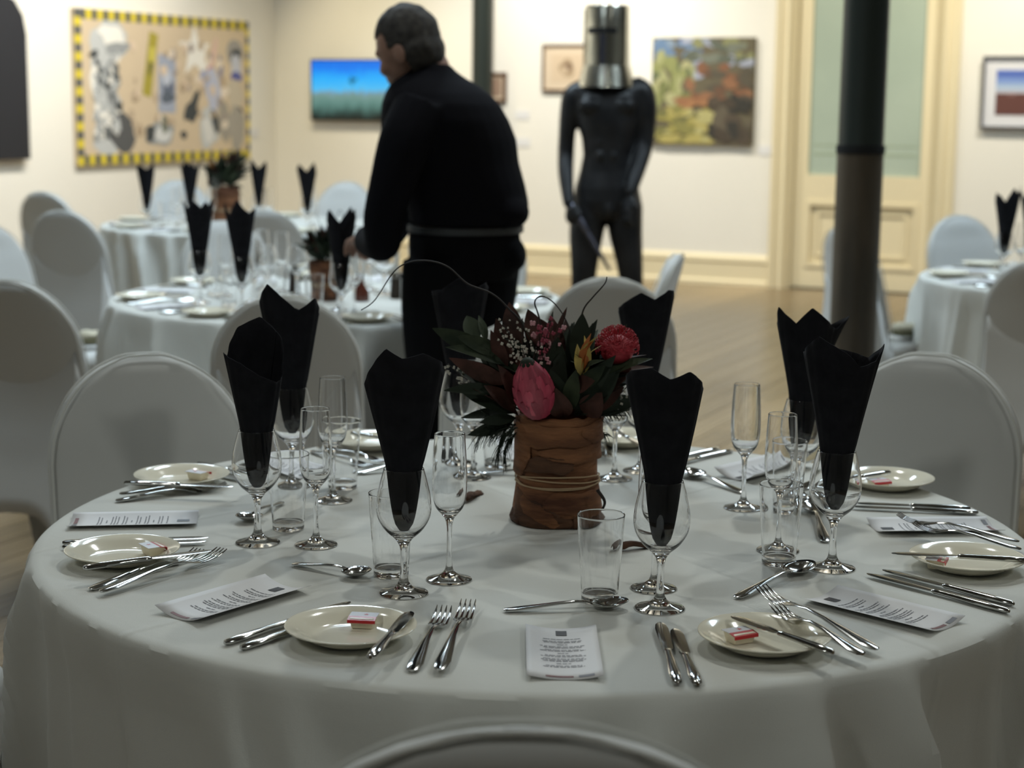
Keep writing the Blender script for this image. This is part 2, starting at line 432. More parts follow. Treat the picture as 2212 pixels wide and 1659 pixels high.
# door casing, door leaf with frosted pane and a moulded lower panel
bm = bmesh.new()
for a, b_ in ((DU0 - 0.13, DU0), (DU1, DU1 + 0.13)):
    box(bm, a, b_, -0.035, 0.02, 0, DH + 0.13, RM)
    box(bm, a + 0.015, a + 0.045, -0.055, -0.03, 0, DH + 0.13, RM); box(bm, b_ - 0.04, b_ - 0.01, -0.048, -0.03, 0, DH + 0.13, RM)
box(bm, DU0, DU1, -0.035, 0.02, DH, DH + 0.13, RM)
box(bm, DU0 - 0.001, DU0 + 0.03, 0.0, 0.16, 0, DH, RM); box(bm, DU1 - 0.03, DU1 + 0.001, 0.0, 0.16, 0, DH, RM)
struct('trim_1', bm, M['trim'])
door = empty('door_1', room(0, 0)); door['kind'] = 'structure'
L0, L1 = DU0 + 0.035, DU1 - 0.035; Y0, Y1 = 0.05, 0.095
def dpart(name, bm, m, parent=door, smooth=False):
    for v in bm.verts: v.co = v.co - CORNER
    return obj(name, bm, m, parent, smooth)
bm = bmesh.new()
G0, G1 = L0 + 0.10, L1 - 0.10
for a, b_, z0, z1 in ((L0, G0, 0.01, DH - 0.02), (G1, L1, 0.01, DH - 0.02), (G0, G1, 0.01, 0.17), (G0, G1, 0.67, 0.87), (G0, G1, DH - 0.2, DH - 0.02)):
    box(bm, a, b_, Y0, Y1, z0, z1, RM)
dpart('door_frame', bm, M['trim'])
bm = bmesh.new(); box(bm, G0 - 0.005, G1 + 0.005, Y0 + 0.02, Y0 + 0.03, 0.86, DH - 0.19, RM); dpart('frosted_pane', bm, M['frost'])
bm = bmesh.new(); box(bm, G0 - 0.005, G1 + 0.005, Y0 + 0.022, Y0 + 0.035, 0.16, 0.68, RM); dpart('lower_panel', bm, M['trim'])
bm = bmesh.new()
for a, b_, z0, z1 in ((G0, G1, 0.17, 0.20), (G0, G1, 0.64, 0.67), (G0, G0 + 0.03, 0.2, 0.64), (G1 - 0.03, G1, 0.2, 0.64)):
    box(bm, a, b_, Y0 - 0.012, Y0 + 0.03, z0, z1, RM)
for a, b_, z0, z1 in ((G0 + 0.08, G1 - 0.08, 0.25, 0.27), (G0 + 0.08, G1 - 0.08, 0.57, 0.59), (G0 + 0.08, G0 + 0.1, 0.27, 0.57), (G1 - 0.1, G1 - 0.08, 0.27, 0.57)):
    box(bm, a, b_, Y0 + 0.008, Y0 + 0.03, z0, z1, RM)
dpart('panel_moulding', bm, M['trim'])
# etched border bars low on the pane
bm = bmesh.new()
for z0, z1 in ((1.02, 1.035), (1.09, 1.10)):
    box(bm, G0 + 0.03, G1 - 0.03, Y0 + 0.0175, Y0 + 0.021, z0, z1, RM)
dpart('pane_etching', bm, flat((0.34, 0.40, 0.29)))

# iron columns
def column(x, y, lab):
    c = empty('iron_column', (x, y, 0)); tag(c, lab, 'column')
    obj('lower_shaft', lathe([(0, 0), (0.10, 0), (0.10, 0.05), (0.085, 0.08), (0.0835, 1.22), (0, 1.22)], 40), M['iron_low'], c)
    obj('collar', lathe([(0, 1.22), (0.087, 1.22), (0.088, 1.235), (0.087, 1.25), (0, 1.25)], 40), M['slot'], c)
    obj('upper_shaft', lathe([(0, 1.25), (0.082, 1.25), (0.080, 3.7), (0.12, 3.9), (0.12, ROOM_H), (0, ROOM_H)], 40), M['iron'], c)
    return c
p = D(1860, 300, 6.3)
column(p.x, 6.3, 'dark round iron column standing before the panelled door, brown below a black collar')
p = D(1042, 90, 14.2)
column(p.x, 14.2, 'thin dark green iron column rising behind the shoulder of the stooping person')

# ---------------------------------------------------------------- pictures and panels on the walls
def on_back(u, z, out=0.0): return RM @ Vector((u, -out, z))
def on_left(t, z, out=0.0): return RM @ Vector((out, -t, z))
def wall_matrix(where, a, z, out=0.0):
    """local x to the viewer's right along the wall, y into the wall, z up; origin at (a, z)"""
    if where == 'back': X, Y, o = U, N, on_back(a, z, out)
    else: X, Y, o = N, -U, on_left(a, z, out)
    return Matrix(((X.x, Y.x, 0, o.x), (X.y, Y.y, 0, o.y), (0, 0, 1, o.z), (0, 0, 0, 1)))

def blob(bm, cx, cz, rx, rz, rot, y, mi, n=18, rough=0.25, star=0):
    pts = []
    ph = rnd.random() * 100
    for k in range(n):
        a = 2 * pi * k / n
        f = 1 + rough * (noise.noise(Vector((cos(a) * 1.3 + ph, sin(a) * 1.3, ph))) * 1.6)
        if star: f = 1.0 if k % 2 == 0 else star
        x, z_ = rx * f * cos(a), rz * f * sin(a)
        pts.append(bm.verts.new((cx + x * cos(rot) - z_ * sin(rot), y, cz + x * sin(rot) + z_ * cos(rot))))
    f = bm.faces.new(pts); f.material_index = mi

def flat_shapes(name, items, parent, w, hgt, y=-0.002):
    """painted shapes: (fx, fz, rx, rz, rot, colour[, kind]) in fractions of a w x hgt canvas; flat print"""
    bm = bmesh.new(); mats = []
    for i, it in enumerate(items):
        c = flat(it[5])
        if c not in mats: mats.append(c)
        kind = it[6] if len(it) > 6 else ''
        cx, cz, rx, rz = it[0] * w, it[1] * hgt, it[2] * w, it[3] * w
        cx = min(max(cx, rx * 0.9), w - rx * 0.9) if kind != 'free' else cx
        yy = y - i * 0.00004
        if kind == 'box':
            v = [bm.verts.new((cx + a * rx * cos(it[4]) - b_ * rz * sin(it[4]), yy, cz + a * rx * sin(it[4]) + b_ * rz * cos(it[4]))) for a, b_ in ((-1, -1), (1, -1), (1, 1), (-1, 1))]
            f = bm.faces.new(v); f.material_index = mats.index(c)
        elif kind == 'star': blob(bm, cx, cz, rx, rz, it[4], yy, mats.index(c), 10, 0, 0.42)
        else: blob(bm, cx, cz, rx, rz, it[4], yy, mats.index(c), 14)
    for v in bm.verts:
        v.co.x = min(max(v.co.x, 0.002), w - 0.002); v.co.z = min(max(v.co.z, 0.002), hgt - 0.002)
    me = bpy.data.meshes.new(name); bm.normal_update()
    for f in bm.faces:
        if f.normal.y > 0: f.normal_flip()
    bm.to_mesh(me); bm.free()
    return link(name, me, mats, parent)

# the big collage with a hazard-striped edge
w_, h_ = 2.24, 1.135
art = empty('collage_painting'); art.matrix_world = wall_matrix('left', 2.71, 0.893, 0.0)
tag(art, 'large tan collage painting with yellow and black striped border on the side wall', 'painting')
bm = bmesh.new(); box(bm, 0, w_, -0.035, -0.002, 0, h_); obj('canvas', bm, flat((0.60, 0.48, 0.33)), art, False)
bm = bmesh.new(); bt = 0.075; nb = 34
def stripes(n, fn):
    for k in range(n):
        v = [bm.verts.new(q) for q in fn(k)]; f = bm.faces.new(v); f.material_index = k % 2
stripes(nb, lambda k: [(w_ * (k + a) / nb + sk, -0.0365, z) for a, z, sk in ((0, 0, 0), (1, 0, 0), (1, bt, 0.0), (0, bt, 0.0))])
stripes(nb, lambda k: [(w_ * (k + a) / nb, -0.0365, z) for a, z in ((0, h_ - bt), (1, h_ - bt), (1, h_), (0, h_))])
stripes(18, lambda k: [(x, -0.0367, h_ * (k + a) / 18) for x, a in ((0, 0), (bt, 0), (bt, 1), (0, 1))])
stripes(18, lambda k: [(x, -0.0367, h_ * (k + a) / 18) for x, a in ((w_ - bt * 0.6, 0), (w_, 0), (w_, 1), (w_ - bt * 0.6, 1))])
me = bpy.data.meshes.new('striped_border'); bm.normal_update()
for f in bm.faces:
    if f.normal.y > 0: f.normal_flip()
bm.to_mesh(me); bm.free(); link('striped_border', me, [flat((0.66, 0.52, 0.03)), flat((0.10, 0.10, 0.09))], art)
GR, LG, DK, WH, TN = (0.30, 0.31, 0.31), (0.50, 0.51, 0.50), (0.05, 0.055, 0.055), (0.80, 0.77, 0.70), (0.46, 0.36, 0.25)
it = [(0.15, 0.84, 0.11, 0.075, 0, LG), (0.14, 0.86, 0.08, 0.045, 0.2, WH), (0.17, 0.79, 0.08, 0.02, 0.1, GR), (0.09, 0.8, 0.03, 0.05, 0.3, GR),
      (0.08, 0.66, 0.04, 0.10, 0, LG), (0.07, 0.50, 0.035, 0.07, 0.1, WH), (0.12, 0.52, 0.035, 0.09, -0.3, GR), (0.11, 0.36, 0.07, 0.11, 0, LG),
      (0.15, 0.42, 0.03, 0.07, 0.2, GR), (0.12, 0.15, 0.07, 0.09, 0, LG), (0.21, 0.13, 0.075, 0.065, -0.3, (0.09, 0.09, 0.09)),
      (0.38, 0.68, 0.025, 0.11, -0.22, (0.36, 0.30, 0.04), 'box'), (0.38, 0.66, 0.012, 0.03, -0.3, (0.14, 0.13, 0.05)), (0.39, 0.76, 0.014, 0.03, -0.2, (0.60, 0.52, 0.10)),
      (0.48, 0.53, 0.05, 0.10, -0.03, (0.34, 0.37, 0.45), 'box'), (0.49, 0.50, 0.035, 0.03, 0, (0.13, 0.15, 0.20)), (0.48, 0.58, 0.025, 0.03, 0, (0.50, 0.53, 0.60)), (0.48, 0.42, 0.045, 0.02, 0, (0.10, 0.12, 0.15)),
      (0.66, 0.80, 0.10, 0.10, 0.3, WH, 'star'), (0.70, 0.72, 0.05, 0.07, 0.9, WH, 'star'), (0.77, 0.62, 0.018, 0.045, 0.15, (0.50, 0.13, 0.16)), (0.79, 0.8, 0.012, 0.06, -0.3, (0.66, 0.45, 0.38)),
      (0.78, 0.46, 0.045, 0.09, 0.05, (0.45, 0.47, 0.57)), (0.72, 0.58, 0.03, 0.03, 0, (0.35, 0.37, 0.50)), (0.83, 0.68, 0.014, 0.04, 0, (0.2, 0.2, 0.3)),
      (0.65, 0.36, 0.025, 0.05, -0.5, DK), (0.63, 0.30, 0.045, 0.035, 0.3, DK), (0.74, 0.15, 0.055, 0.075, 0.5, LG), (0.74, 0.14, 0.03, 0.05, 0.4, (0.64, 0.63, 0.60)), (0.79, 0.22, 0.02, 0.05, 0.4, DK), (0.86, 0.2, 0.04, 0.07, 0.2, (0.33, 0.30, 0.25)),
      (0.93, 0.80, 0.045, 0.05, 0.3, (0.33, 0.31, 0.28)), (0.94, 0.78, 0.03, 0.03, 0.6, DK), (0.94, 0.68, 0.035, 0.05, 0, (0.52, 0.53, 0.58)), (0.94, 0.60, 0.035, 0.02, 0, (0.10, 0.11, 0.32)),
      (0.95, 0.42, 0.03, 0.03, 0, DK), (0.93, 0.45, 0.05, 0.06, 0.4, (0.54, 0.47, 0.36)), (0.95, 0.28, 0.035, 0.03, 0.2, DK), (0.94, 0.15, 0.05, 0.08, 0, (0.36, 0.33, 0.28)),
      (0.43, 0.12, 0.09, 0.04, 0.1, GR), (0.45, 0.12, 0.05, 0.03, 0, (0.62, 0.62, 0.60)), (0.37, 0.13, 0.03, 0.03, 0, DK), (0.46, 0.2, 0.02, 0.03, 0.2, (0.15, 0.16, 0.12)), (0.58, 0.11, 0.02, 0.015, 0, DK)]
for q in range(46):      # scattered specks
    fx, fz = rnd.uniform(0.22, 0.88), rnd.uniform(0.14, 0.86)
    it.append((fx, fz, rnd.uniform(0.008, 0.022), rnd.uniform(0.008, 0.024), rnd.uniform(0, 3), rnd.choice([(0.66, 0.52, 0.38), (0.40, 0.30, 0.20), (0.74, 0.64, 0.52), (0.34, 0.28, 0.24), TN])))
for q in range(60):
    fx, fz = rnd.uniform(0.05, 0.19), rnd.uniform(0.1, 0.75)
    it.append((fx, fz, rnd.uniform(0.006, 0.018), rnd.uniform(0.008, 0.024), rnd.uniform(0, 3), rnd.choice([DK, GR, LG, WH, (0.12, 0.13, 0.13)])))
it = [q for q in it]
it2 = []
for q in it:
    fx = 0.045 + q[0] * 0.925; fz = 0.09 + q[1] * 0.84
    it2.append((fx, fz) + tuple(q[2:]))
flat_shapes('painted_figures', it2, art, w_, h_, -0.0358)

# black board with a rounded corner, partly out of frame
bm = bmesh.new(); pts = [(0, 0), (1.15, 0), (1.15, 0.86), (1.12, 0.99), (1.04, 1.09), (0.93, 1.13), (0, 1.13)]
loft(bm, [[Vector((x, y, z)) for x, z in pts] for y in (-0.06, -0.005)])
bb = obj('black_board', bm, M['black_panel'], None, False); bb.matrix_world = wall_matrix('left', 3.25 + 1.15, 0.955)
tag(bb, 'black rounded-corner board hung at the end of the side wall, beside the collage', 'board')

def framed(name, label, a, z, w, h, fmat, fw, mount, mw, items, bg, where='back', cat='picture', deep=0.03):
    f = empty(name); f.matrix_world = wall_matrix(where, a, z); tag(f, label, cat)
    if fw:
        bm = bmesh.new()
        for x0, x1, z0, z1 in ((0, w, 0, fw), (0, w, h - fw, h), (0, fw, fw, h - fw), (w - fw, w, fw, h - fw)):
            box(bm, x0, x1, -deep, -0.002, z0, z1)
        obj('frame', bm, fmat, f, False)
    if mount:
        bm = bmesh.new(); box(bm, fw, w - fw, -deep * 0.6, -0.004, fw, h - fw); obj('mount', bm, mount, f, False)
    iw, ih = w - 2 * (fw + mw), h - 2 * (fw + mw)
    bm = bmesh.new(); box(bm, 0, iw, -deep * 0.65 if fw else -deep, -0.006 if fw else -0.002, 0, ih)
    pic = obj('picture_sheet' if fw else 'canvas', bm, flat(bg), f, False); pic.location = (fw + mw, 0, fw + mw)
    if items: flat_shapes('painted_shapes', items, pic, iw, ih, (-deep * 0.65 if fw else -deep) - 0.001)
    return f
# landscape canvas
it = []
pal = lambda *c: rnd.choice(c)
for q in range(16): it.append((rnd.uniform(0.02, 0.45), rnd.uniform(0.84, 0.98), rnd.uniform(0.05, 0.12), rnd.uniform(0.025, 0.05), rnd.uniform(-0.4, 0.4), pal((0.07, 0.11, 0.24), (0.12, 0.19, 0.30), (0.20, 0.26, 0.33))))
for q in range(30): it.append((rnd.uniform(0.35, 0.98), rnd.uniform(0.66, 0.98), rnd.uniform(0.04, 0.10), rnd.uniform(0.03, 0.06), rnd.uniform(-0.6, 0.6), pal((0.10, 0.11, 0.08), (0.26, 0.29, 0.35), (0.16, 0.17, 0.13), (0.33, 0.35, 0.42), (0.22, 0.22, 0.10))))
for q in range(36): it.append((rnd.uniform(0.02, 0.38), rnd.uniform(0.40, 0.82), rnd.uniform(0.03, 0.07), rnd.uniform(0.04, 0.09), rnd.uniform(-0.5, 0.5), pal((0.16, 0.17, 0.06), (0.24, 0.25, 0.09), (0.33, 0.33, 0.15), (0.11, 0.13, 0.06), (0.38, 0.36, 0.18))))
for q in range(40): it.append((rnd.uniform(0.36, 0.98), rnd.uniform(0.38, 0.72), rnd.uniform(0.04, 0.10), rnd.uniform(0.03, 0.07), rnd.uniform(-0.6, 0.4), pal((0.13, 0.07, 0.04), (0.20, 0.09, 0.045), (0.09, 0.075, 0.05), (0.12, 0.10, 0.06), (0.25, 0.12, 0.06))))
for q in range(36): it.append((rnd.uniform(0.02, 0.6), rnd.uniform(0.03, 0.36), rnd.uniform(0.05, 0.12), rnd.uniform(0.025, 0.05), rnd.uniform(-0.2, 0.2), pal((0.30, 0.26, 0.07), (0.22, 0.20, 0.06), (0.38, 0.32, 0.10), (0.16, 0.15, 0.05), (0.40, 0.36, 0.15))))
for q in range(10): it.append((rnd.uniform(0.25, 0.62), rnd.uniform(0.36, 0.42), rnd.uniform(0.05, 0.09), 0.025, rnd.uniform(-0.1, 0.3), pal((0.33, 0.16, 0.07), (0.28, 0.13, 0.06))))
for q in range(34): it.append((rnd.uniform(0.62, 0.98), rnd.uniform(0.03, 0.42), rnd.uniform(0.04, 0.09), rnd.uniform(0.03, 0.08), rnd.uniform(-0.6, 0.6), pal((0.035, 0.032, 0.025), (0.06, 0.045, 0.03), (0.08, 0.06, 0.04), (0.11, 0.09, 0.06))))
framed('landscape_painting', 'square unframed bush landscape canvas in blue, rust and ochre, beside the door', 3.49, 1.083, 0.825, 0.81, None, 0, None, 0, it, (0.12, 0.10, 0.06), cat='painting', deep=0.045)
# small framed drawing behind the statue's head
it = [(0.5, 0.5, 0.26, 0.24, 0.3, (0.36, 0.26, 0.16)), (0.58, 0.55, 0.12, 0.10, 0.8, (0.20, 0.13, 0.08)), (0.42, 0.42, 0.09, 0.12, 0.2, (0.52, 0.40, 0.27)), (0.45, 0.6, 0.06, 0.05, 0.2, (0.20, 0.13, 0.08))]
framed('framed_drawing', 'small thin-framed sepia drawing on beige mount, behind the helmeted statue', 2.54, 1.475, 0.43, 0.372, M['frame_brown'], 0.018, M['mat_beige'], 0.06, it, (0.58, 0.45, 0.31))
framed('framed_picture', 'tiny brown framed picture mostly hidden behind the stooping person', 2.02, 1.385, 0.2, 0.24, M['frame_brown'], 0.025, M['mat_beige'], 0.02, None, (0.3, 0.2, 0.14))
# framed photograph past the door
it = [(0.5, 0.88, 0.6, 0.11, 0, (0.09, 0.15, 0.45), 'box'), (0.5, 0.72, 0.6, 0.06, 0, (0.20, 0.30, 0.58), 'box'), (0.5, 0.60, 0.6, 0.05, 0, (0.38, 0.48, 0.62), 'box'), (0.5, 0.50, 0.6, 0.03, 0, (0.48, 0.46, 0.50), 'box'), (0.5, 0.2, 0.6, 0.165, 0, (0.12, 0.045, 0.035), 'box'),
      (0.2, 0.46, 0.06, 0.02, 0, (0.22, 0.12, 0.11)), (0.5, 0.46, 0.08, 0.02, 0, (0.2, 0.11, 0.1)), (0.8, 0.46, 0.06, 0.018, 0, (0.22, 0.12, 0.11))]
framed('framed_photograph', 'grey framed desert photograph with blue sky, on the wall past the door', 6.02, 1.238, 0.74, 0.513, M['frame_grey'], 0.018, M['mat_board'], 0.078, it, (0.4, 0.45, 0.55), deep=0.05)
# wall labels
for k, (u_, z_, lab) in enumerate(((2.30, 1.25, 'small white caption card on the wall, upper of the two near the small drawing'), (2.31, 1.03, 'small white caption card on the wall, lower of the two near the small drawing'), (4.36, 1.01, 'small white caption card beside the landscape canvas'))):
    bm = bmesh.new(); box(bm, 0, 0.12, -0.006, -0.001, 0, 0.07); o = obj('caption_card', bm, M['card'], None, False); o.matrix_world = wall_matrix('back', u_, z_); tag(o, lab, 'label')
bm = bmesh.new(); box(bm, 0, 0.12, -0.006, -0.001, 0, 0.07); o = obj('caption_card', bm, M['card'], None, False); o.matrix_world = wall_matrix('left', 0.41, 1.07); tag(o, 'small white caption card beside the striped collage, near the room corner', 'label')
# television
tv = empty('television'); tv.matrix_world = wall_matrix('back', 0.385, 1.215); tag(tv, 'wall-mounted flat television showing blue sky over a misty field', 'television')
bm = bmesh.new(); box(bm, 0, 0.93, -0.06, -0.002, 0, 0.515); obj('casing', bm, M['screen_bezel'], tv, False)
m = bpy.data.materials.new('screen_picture'); m.use_nodes = True; t, nd, lk, b = nodes(m)
tc = nd.new('ShaderNodeTexCoord'); sp = nd.new('ShaderNodeSeparateXYZ'); lk.new(tc.outputs['Generated'], sp.inputs[0])
nz = nd.new('ShaderNodeTexNoise'); nz.inputs['Scale'].default_value = 9; mp = nd.new('ShaderNodeMapping'); mp.inputs['Scale'].default_value = (1.6, 1, 0.5); lk.new(tc.outputs['Generated'], mp.inputs[0]); lk.new(mp.outputs[0], nz.inputs['Vector'])
ma = nd.new('ShaderNodeMath'); ma.operation = 'MULTIPLY_ADD'; ma.inputs[1].default_value = 0.22; lk.new(nz.outputs['Fac'], ma.inputs[0]); lk.new(sp.outputs['Z'], ma.inputs[2])
cr = nd.new('ShaderNodeValToRGB'); e = cr.color_ramp
for pos, c in ((0.13, (0.010, 0.016, 0.012)), (0.22, (0.03, 0.07, 0.06)), (0.36, (0.10, 0.22, 0.19)), (0.52, (0.17, 0.30, 0.27)), (0.575, (0.18, 0.32, 0.45)), (0.60, (0.09, 0.50, 0.84)), (0.8, (0.02, 0.42, 0.93)), (0.99, (0.005, 0.20, 0.85))):
    q = e.elements.new(pos); q.color = (*c, 1)
e.elements[0].color = (0.01, 0.016, 0.012, 1); e.elements[-1].color = (0.004, 0.18, 0.8, 1)
lk.new(ma.outputs[0], cr.inputs[0]); b.inputs['Base Color'].default_value = (0, 0, 0, 1); lk.new(cr.outputs[0], b.inputs['Emission Color']); b.inputs['Emission Strength'].default_value = 1.05; b.inputs['Roughness'].default_value = 0.3
bm = bmesh.new(); box(bm, 0.012, 0.918, -0.0615, -0.058, 0.012, 0.503); scr = obj('screen', bm, m, tv, False)
bm = bmesh.new(); blob(bm, 0.42, 0.34, 0.05, 0.014, 0.3, -0.0625, 0); blob(bm, 0.41, 0.335, 0.016, 0.035, 0.2, -0.0627, 0)
o = obj('dark_bird', bm, mat('bird_on_screen', (0.0, 0.0, 0.0), 0.5, emit=(0.01, 0.16, 0.30), estr=1), scr, False)

# ================================================================ tables
T1, T2, T4, T3 = Vector((0.0395, 2.5906, 0)), Vector((-0.5816, 5.746, 0)), Vector((-1.40, 9.1, 0)), Vector((2.33, 6.62, 0))
TR = 0.75
def make_table():
    t = empty('round_table')
    obj('tabletop', lathe([(0, 0.70), (TR - 0.008, 0.70), (TR - 0.004, 0.704), (TR - 0.004, 0.732), (TR - 0.008, 0.736), (0, 0.736)], 64), M['tabletop'], t)
    obj('pedestal', lathe([(0, 0.03), (0.045, 0.03), (0.038, 0.08), (0.03, 0.35), (0.032, 0.62), (0.09, 0.70), (0, 0.70)], 28), M['dark'], t)
    for k in range(4):
        a = pi / 4 + k * pi / 2; bm = bmesh.new()
        tube(bm, [(0.03 * cos(a), 0.03 * sin(a), 0.07, 0.02), (0.18 * cos(a), 0.18 * sin(a), 0.045, 0.016), (0.32 * cos(a), 0.32 * sin(a), 0.015, 0.0145)], 10, 3)
        obj('foot', bm, M['dark'], t)
    return t
def make_cloth(seed, T, hang=0.38, seg=420):
    rg = random.Random(seed); bm = bmesh.new(); rows = [[bm.verts.new((0, 0, TAB_Z))]]
    k = 33
    cent = [(i + rg.uniform(-0.38, 0.38)) * 2 * pi / k for i in range(k)]
    amp = [rg.choice([0.25, 0.5, 0.8, 1.1, 1.3]) for _ in range(k)]; wid = [rg.uniform(0.032, 0.06) for _ in range(k)]; skew = [rg.uniform(-0.25, 0.25) for _ in range(k)]
    def fold(a, t_):
        v = 0
        for c, A, w in zip(cent, amp, wid):
            d = (a - c + pi) % (2 * pi) - pi
            d -= 0.13 * t_ * sin(c * 5)
            w2 = w * (0.8 + 0.35 * t_) * (1.7 if d * sin(c * 7) > 0 else 0.6)
            v += A * math.exp(-abs(d / w2) ** 1.7)
        return v
    prof = [(r, TAB_Z, 0) for r in (0.12, 0.25, 0.38, 0.5, 0.6, 0.67, 0.71, 0.735)]
    prof += [(0.746, TAB_Z - 0.0015, 0), (0.752, TAB_Z - 0.006, 0), (0.7555, TAB_Z - 0.014, 0.01), (0.757, TAB_Z - 0.026, 0.03)]
    prof += [(0.758, TAB_Z - 0.026 - (hang - 0.026) * j / 13, j / 13) for j in range(1, 14)]
    for r, z, t_ in prof:
        row = []
        for i in range(seg):
            a = 2 * pi * i / seg
            fl_ = fold(a, t_); e_ = min(1, t_ / 0.20) ** 0.75
            rr = r + e_ * (-0.020 + 0.044 * fl_) + t_ * (-0.010 + 0.024 * fl_ + 0.006 * sin(3 * a + seed))
            zz = z + (t_ * 0.012 * sin(5 * a + seed) if t_ else 0)
            for ox, oy, ca in SEATED:      # where a chair is tucked in, the cloth lies on its seat
                wx, wy = T.x + rr * cos(a) - ox, T.y + rr * sin(a) - oy
                lx, ly = wx * sin(ca) - wy * cos(ca), wx * cos(ca) + wy * sin(ca)
                if abs(lx) < 0.25 and -0.27 < ly < 0.27: zz = max(zz, 0.484 + 0.10 * max(0, (z - 0.48)) / 0.26 - 0.004 * t_)
            row.append(bm.verts.new((rr * cos(a), rr * sin(a), zz)))
        rows.append(row)
    for i in range(seg): bm.faces.new((rows[0][0], rows[1][i], rows[1][(i + 1) % seg]))
    for a, b_ in zip(rows[1:], rows[2:]):
        for i in range(seg):
            j = (i + 1) % seg; bm.faces.new((a[i], b_[i], b_[j], a[j]))
    o = obj('tablecloth', bm, M['cloth'])
    md = o.modifiers.new('t', 'SOLIDIFY'); md.thickness = 0.0012; md.offset = -1
    return o
# ================================================================ chairs in stretch covers
def make_chair():
    ch = empty('covered_chair')
    def halfw(z):
        if z > 0.73: return max(0.0, 0.187 * sqrt(max(0, 1 - ((z - 0.73) / 0.19) ** 2)))
        return 0.187 + 0.004 * sin((0.73 - z) * 4)
    def yc(z): return -0.225 - max(0, z - 0.55) * 0.24 - max(0, z - 0.8) * 0.1
    zs = [0.40, 0.45, 0.5, 0.55, 0.6, 0.65, 0.70, 0.74, 0.78, 0.81, 0.84, 0.865, 0.885, 0.90, 0.91, 0.916, 0.9195]
    bm = bmesh.new(); rings = []
    for z in zs:
        w = max(halfw(z), 0.012); th = 0.024 * min(1, (0.9235 - z) / 0.03 + 0.2); ring = []
        n = 36
        for k in range(n):
            a = 2 * pi * k / n; cx, cy = cos(a), sin(a)
            x = w * (abs(cx) ** 0.6) * (1 if cx >= 0 else -1); y = th * (abs(cy) ** 0.75) * (1 if cy >= 0 else -1)
            dip = 0.012 * (1 - (x / 0.19) ** 2) * (1 if cy > 0 else 0.0) * (1 if z < 0.86 else 0.4)
            ring.append(Vector((x, yc(z) + y - dip, z)))
        rings.append(ring)
    loft(bm, rings)
    obj('backrest', bm, M['chair'], ch)
    for sgn, nm in ((1, 'piping'), (-1, 'piping')):
        bm = bmesh.new(); pts = []
        zl = [0.47, 0.55, 0.63, 0.70, 0.74, 0.78, 0.81, 0.84, 0.865, 0.885, 0.90, 0.91]
        for z in zl: pts.append((-halfw(z) * 0.985, yc(z) + sgn * 0.017, z, 0.0022))
        pts.append((-0.03, yc(0.919) + sgn * 0.014, 0.919, 0.0022)); pts.append((0.03, yc(0.919) + sgn * 0.014, 0.919, 0.0022))
        for z in reversed(zl): pts.append((halfw(z) * 0.985, yc(z) + sgn * 0.017, z, 0.0022))
        tube(bm, pts, 6, 2); obj(nm, bm, M['piping'], ch)
    # seat pad
    bm = bmesh.new(); box(bm, -0.205, 0.205, -0.22, 0.225, 0.41, 0.475); bevel_all(bm, 0.03, 3)
    obj('seat', bm, M['chair'], ch)
    # stretched skirt: legs splay, arches between them
    def corner_pts(hw, f, r, rc, n=6):
        P = []
        for (cx, cy, a0) in ((hw, r, -pi / 2), (hw, f, 0), (-hw, f, pi / 2), (-hw, r, pi)):
            sx, sy = (1 if cx > 0 else -1), (1 if cy > 0 else -1)
            for k in range(n + 1):
                a = a0 + (pi / 2) * k / n
                P.append(Vector((cx - sx * rc + rc * cos(a), cy - sy * rc + rc * sin(a), 0)))
        return P
    def resample(P, n):
        P = P + [P[0]]; L = [0]
        for a, b_ in zip(P, P[1:]): L.append(L[-1] + (b_ - a).length)
        out = []
        for i in range(n):
            d = L[-1] * i / n; k = 0
            while k < len(L) - 2 and L[k + 1] < d: k += 1
            out.append(P[k].lerp(P[k + 1], (d - L[k]) / max(1e-6, L[k + 1] - L[k])))
        return out
    NS = 96; n4 = NS // 4
    def ringp(hw, f, r, rc):
        c = [Vector((hw, r, 0)), Vector((hw, f, 0)), Vector((-hw, f, 0)), Vector((-hw, r, 0))]; out = []
        for s_ in range(4):
            a, b_ = c[s_], c[(s_ + 1) % 4]
            for k in range(n4):
                u = k / n4; q = a.lerp(b_, u); e = min(u, 1 - u)
                ctr = Vector((0, (f + r) / 2, 0)); q = ctr + (q - ctr) * (1 - rc * max(0, 1 - e / 0.12) ** 2)
                out.append((q, u, s_))
        return out
    top = ringp(0.203, 0.222, -0.232, 0.05); bot = ringp(0.225, 0.235, -0.41, 0.04)
    bm = bmesh.new(); rows = []
    for j in range(10):
        t_ = j / 9; row = []
        for (p0, u, s_), (p1, _, _) in zip(top, bot):
            arch = 0.30 * (1 - abs(2 * u - 1) ** 3.2)
            z0 = 0.455
            if s_ == 3: z0 = 0.68 + 0.09 * abs(2 * u - 1) ** 2 if 0 < u < 1 else 0.5
            z = z0 + (arch - z0) * t_
            k = max(0, min(1, (0.455 - z) / 0.455))
            q = p0.lerp(p1, k)
            if s_ == 3:
                yb = yc(max(z, 0.40)) - 0.010            # lies on the back of the chair, then leaves it for the rear legs
                g_ = max(0, min(1, (z0 - z) / max(0.05, z0))) ** 1.05
                q = Vector((q.x * (0.93 + 0.07 * k), yb * (1 - g_) + p1.y * g_ - 0.012 * sin(pi * min(1, t_ * 1.6)) * (t_ < 0.62), 0))
            inn = 0.03 * (1 - abs(2 * u - 1) ** 2) * k
            d = Vector((0, -0.05, 0)) - Vector((q.x, q.y, 0)); d.normalize()
            row.append(bm.verts.new((q.x + d.x * inn, q.y + d.y * inn, z)))
        rows.append(row)
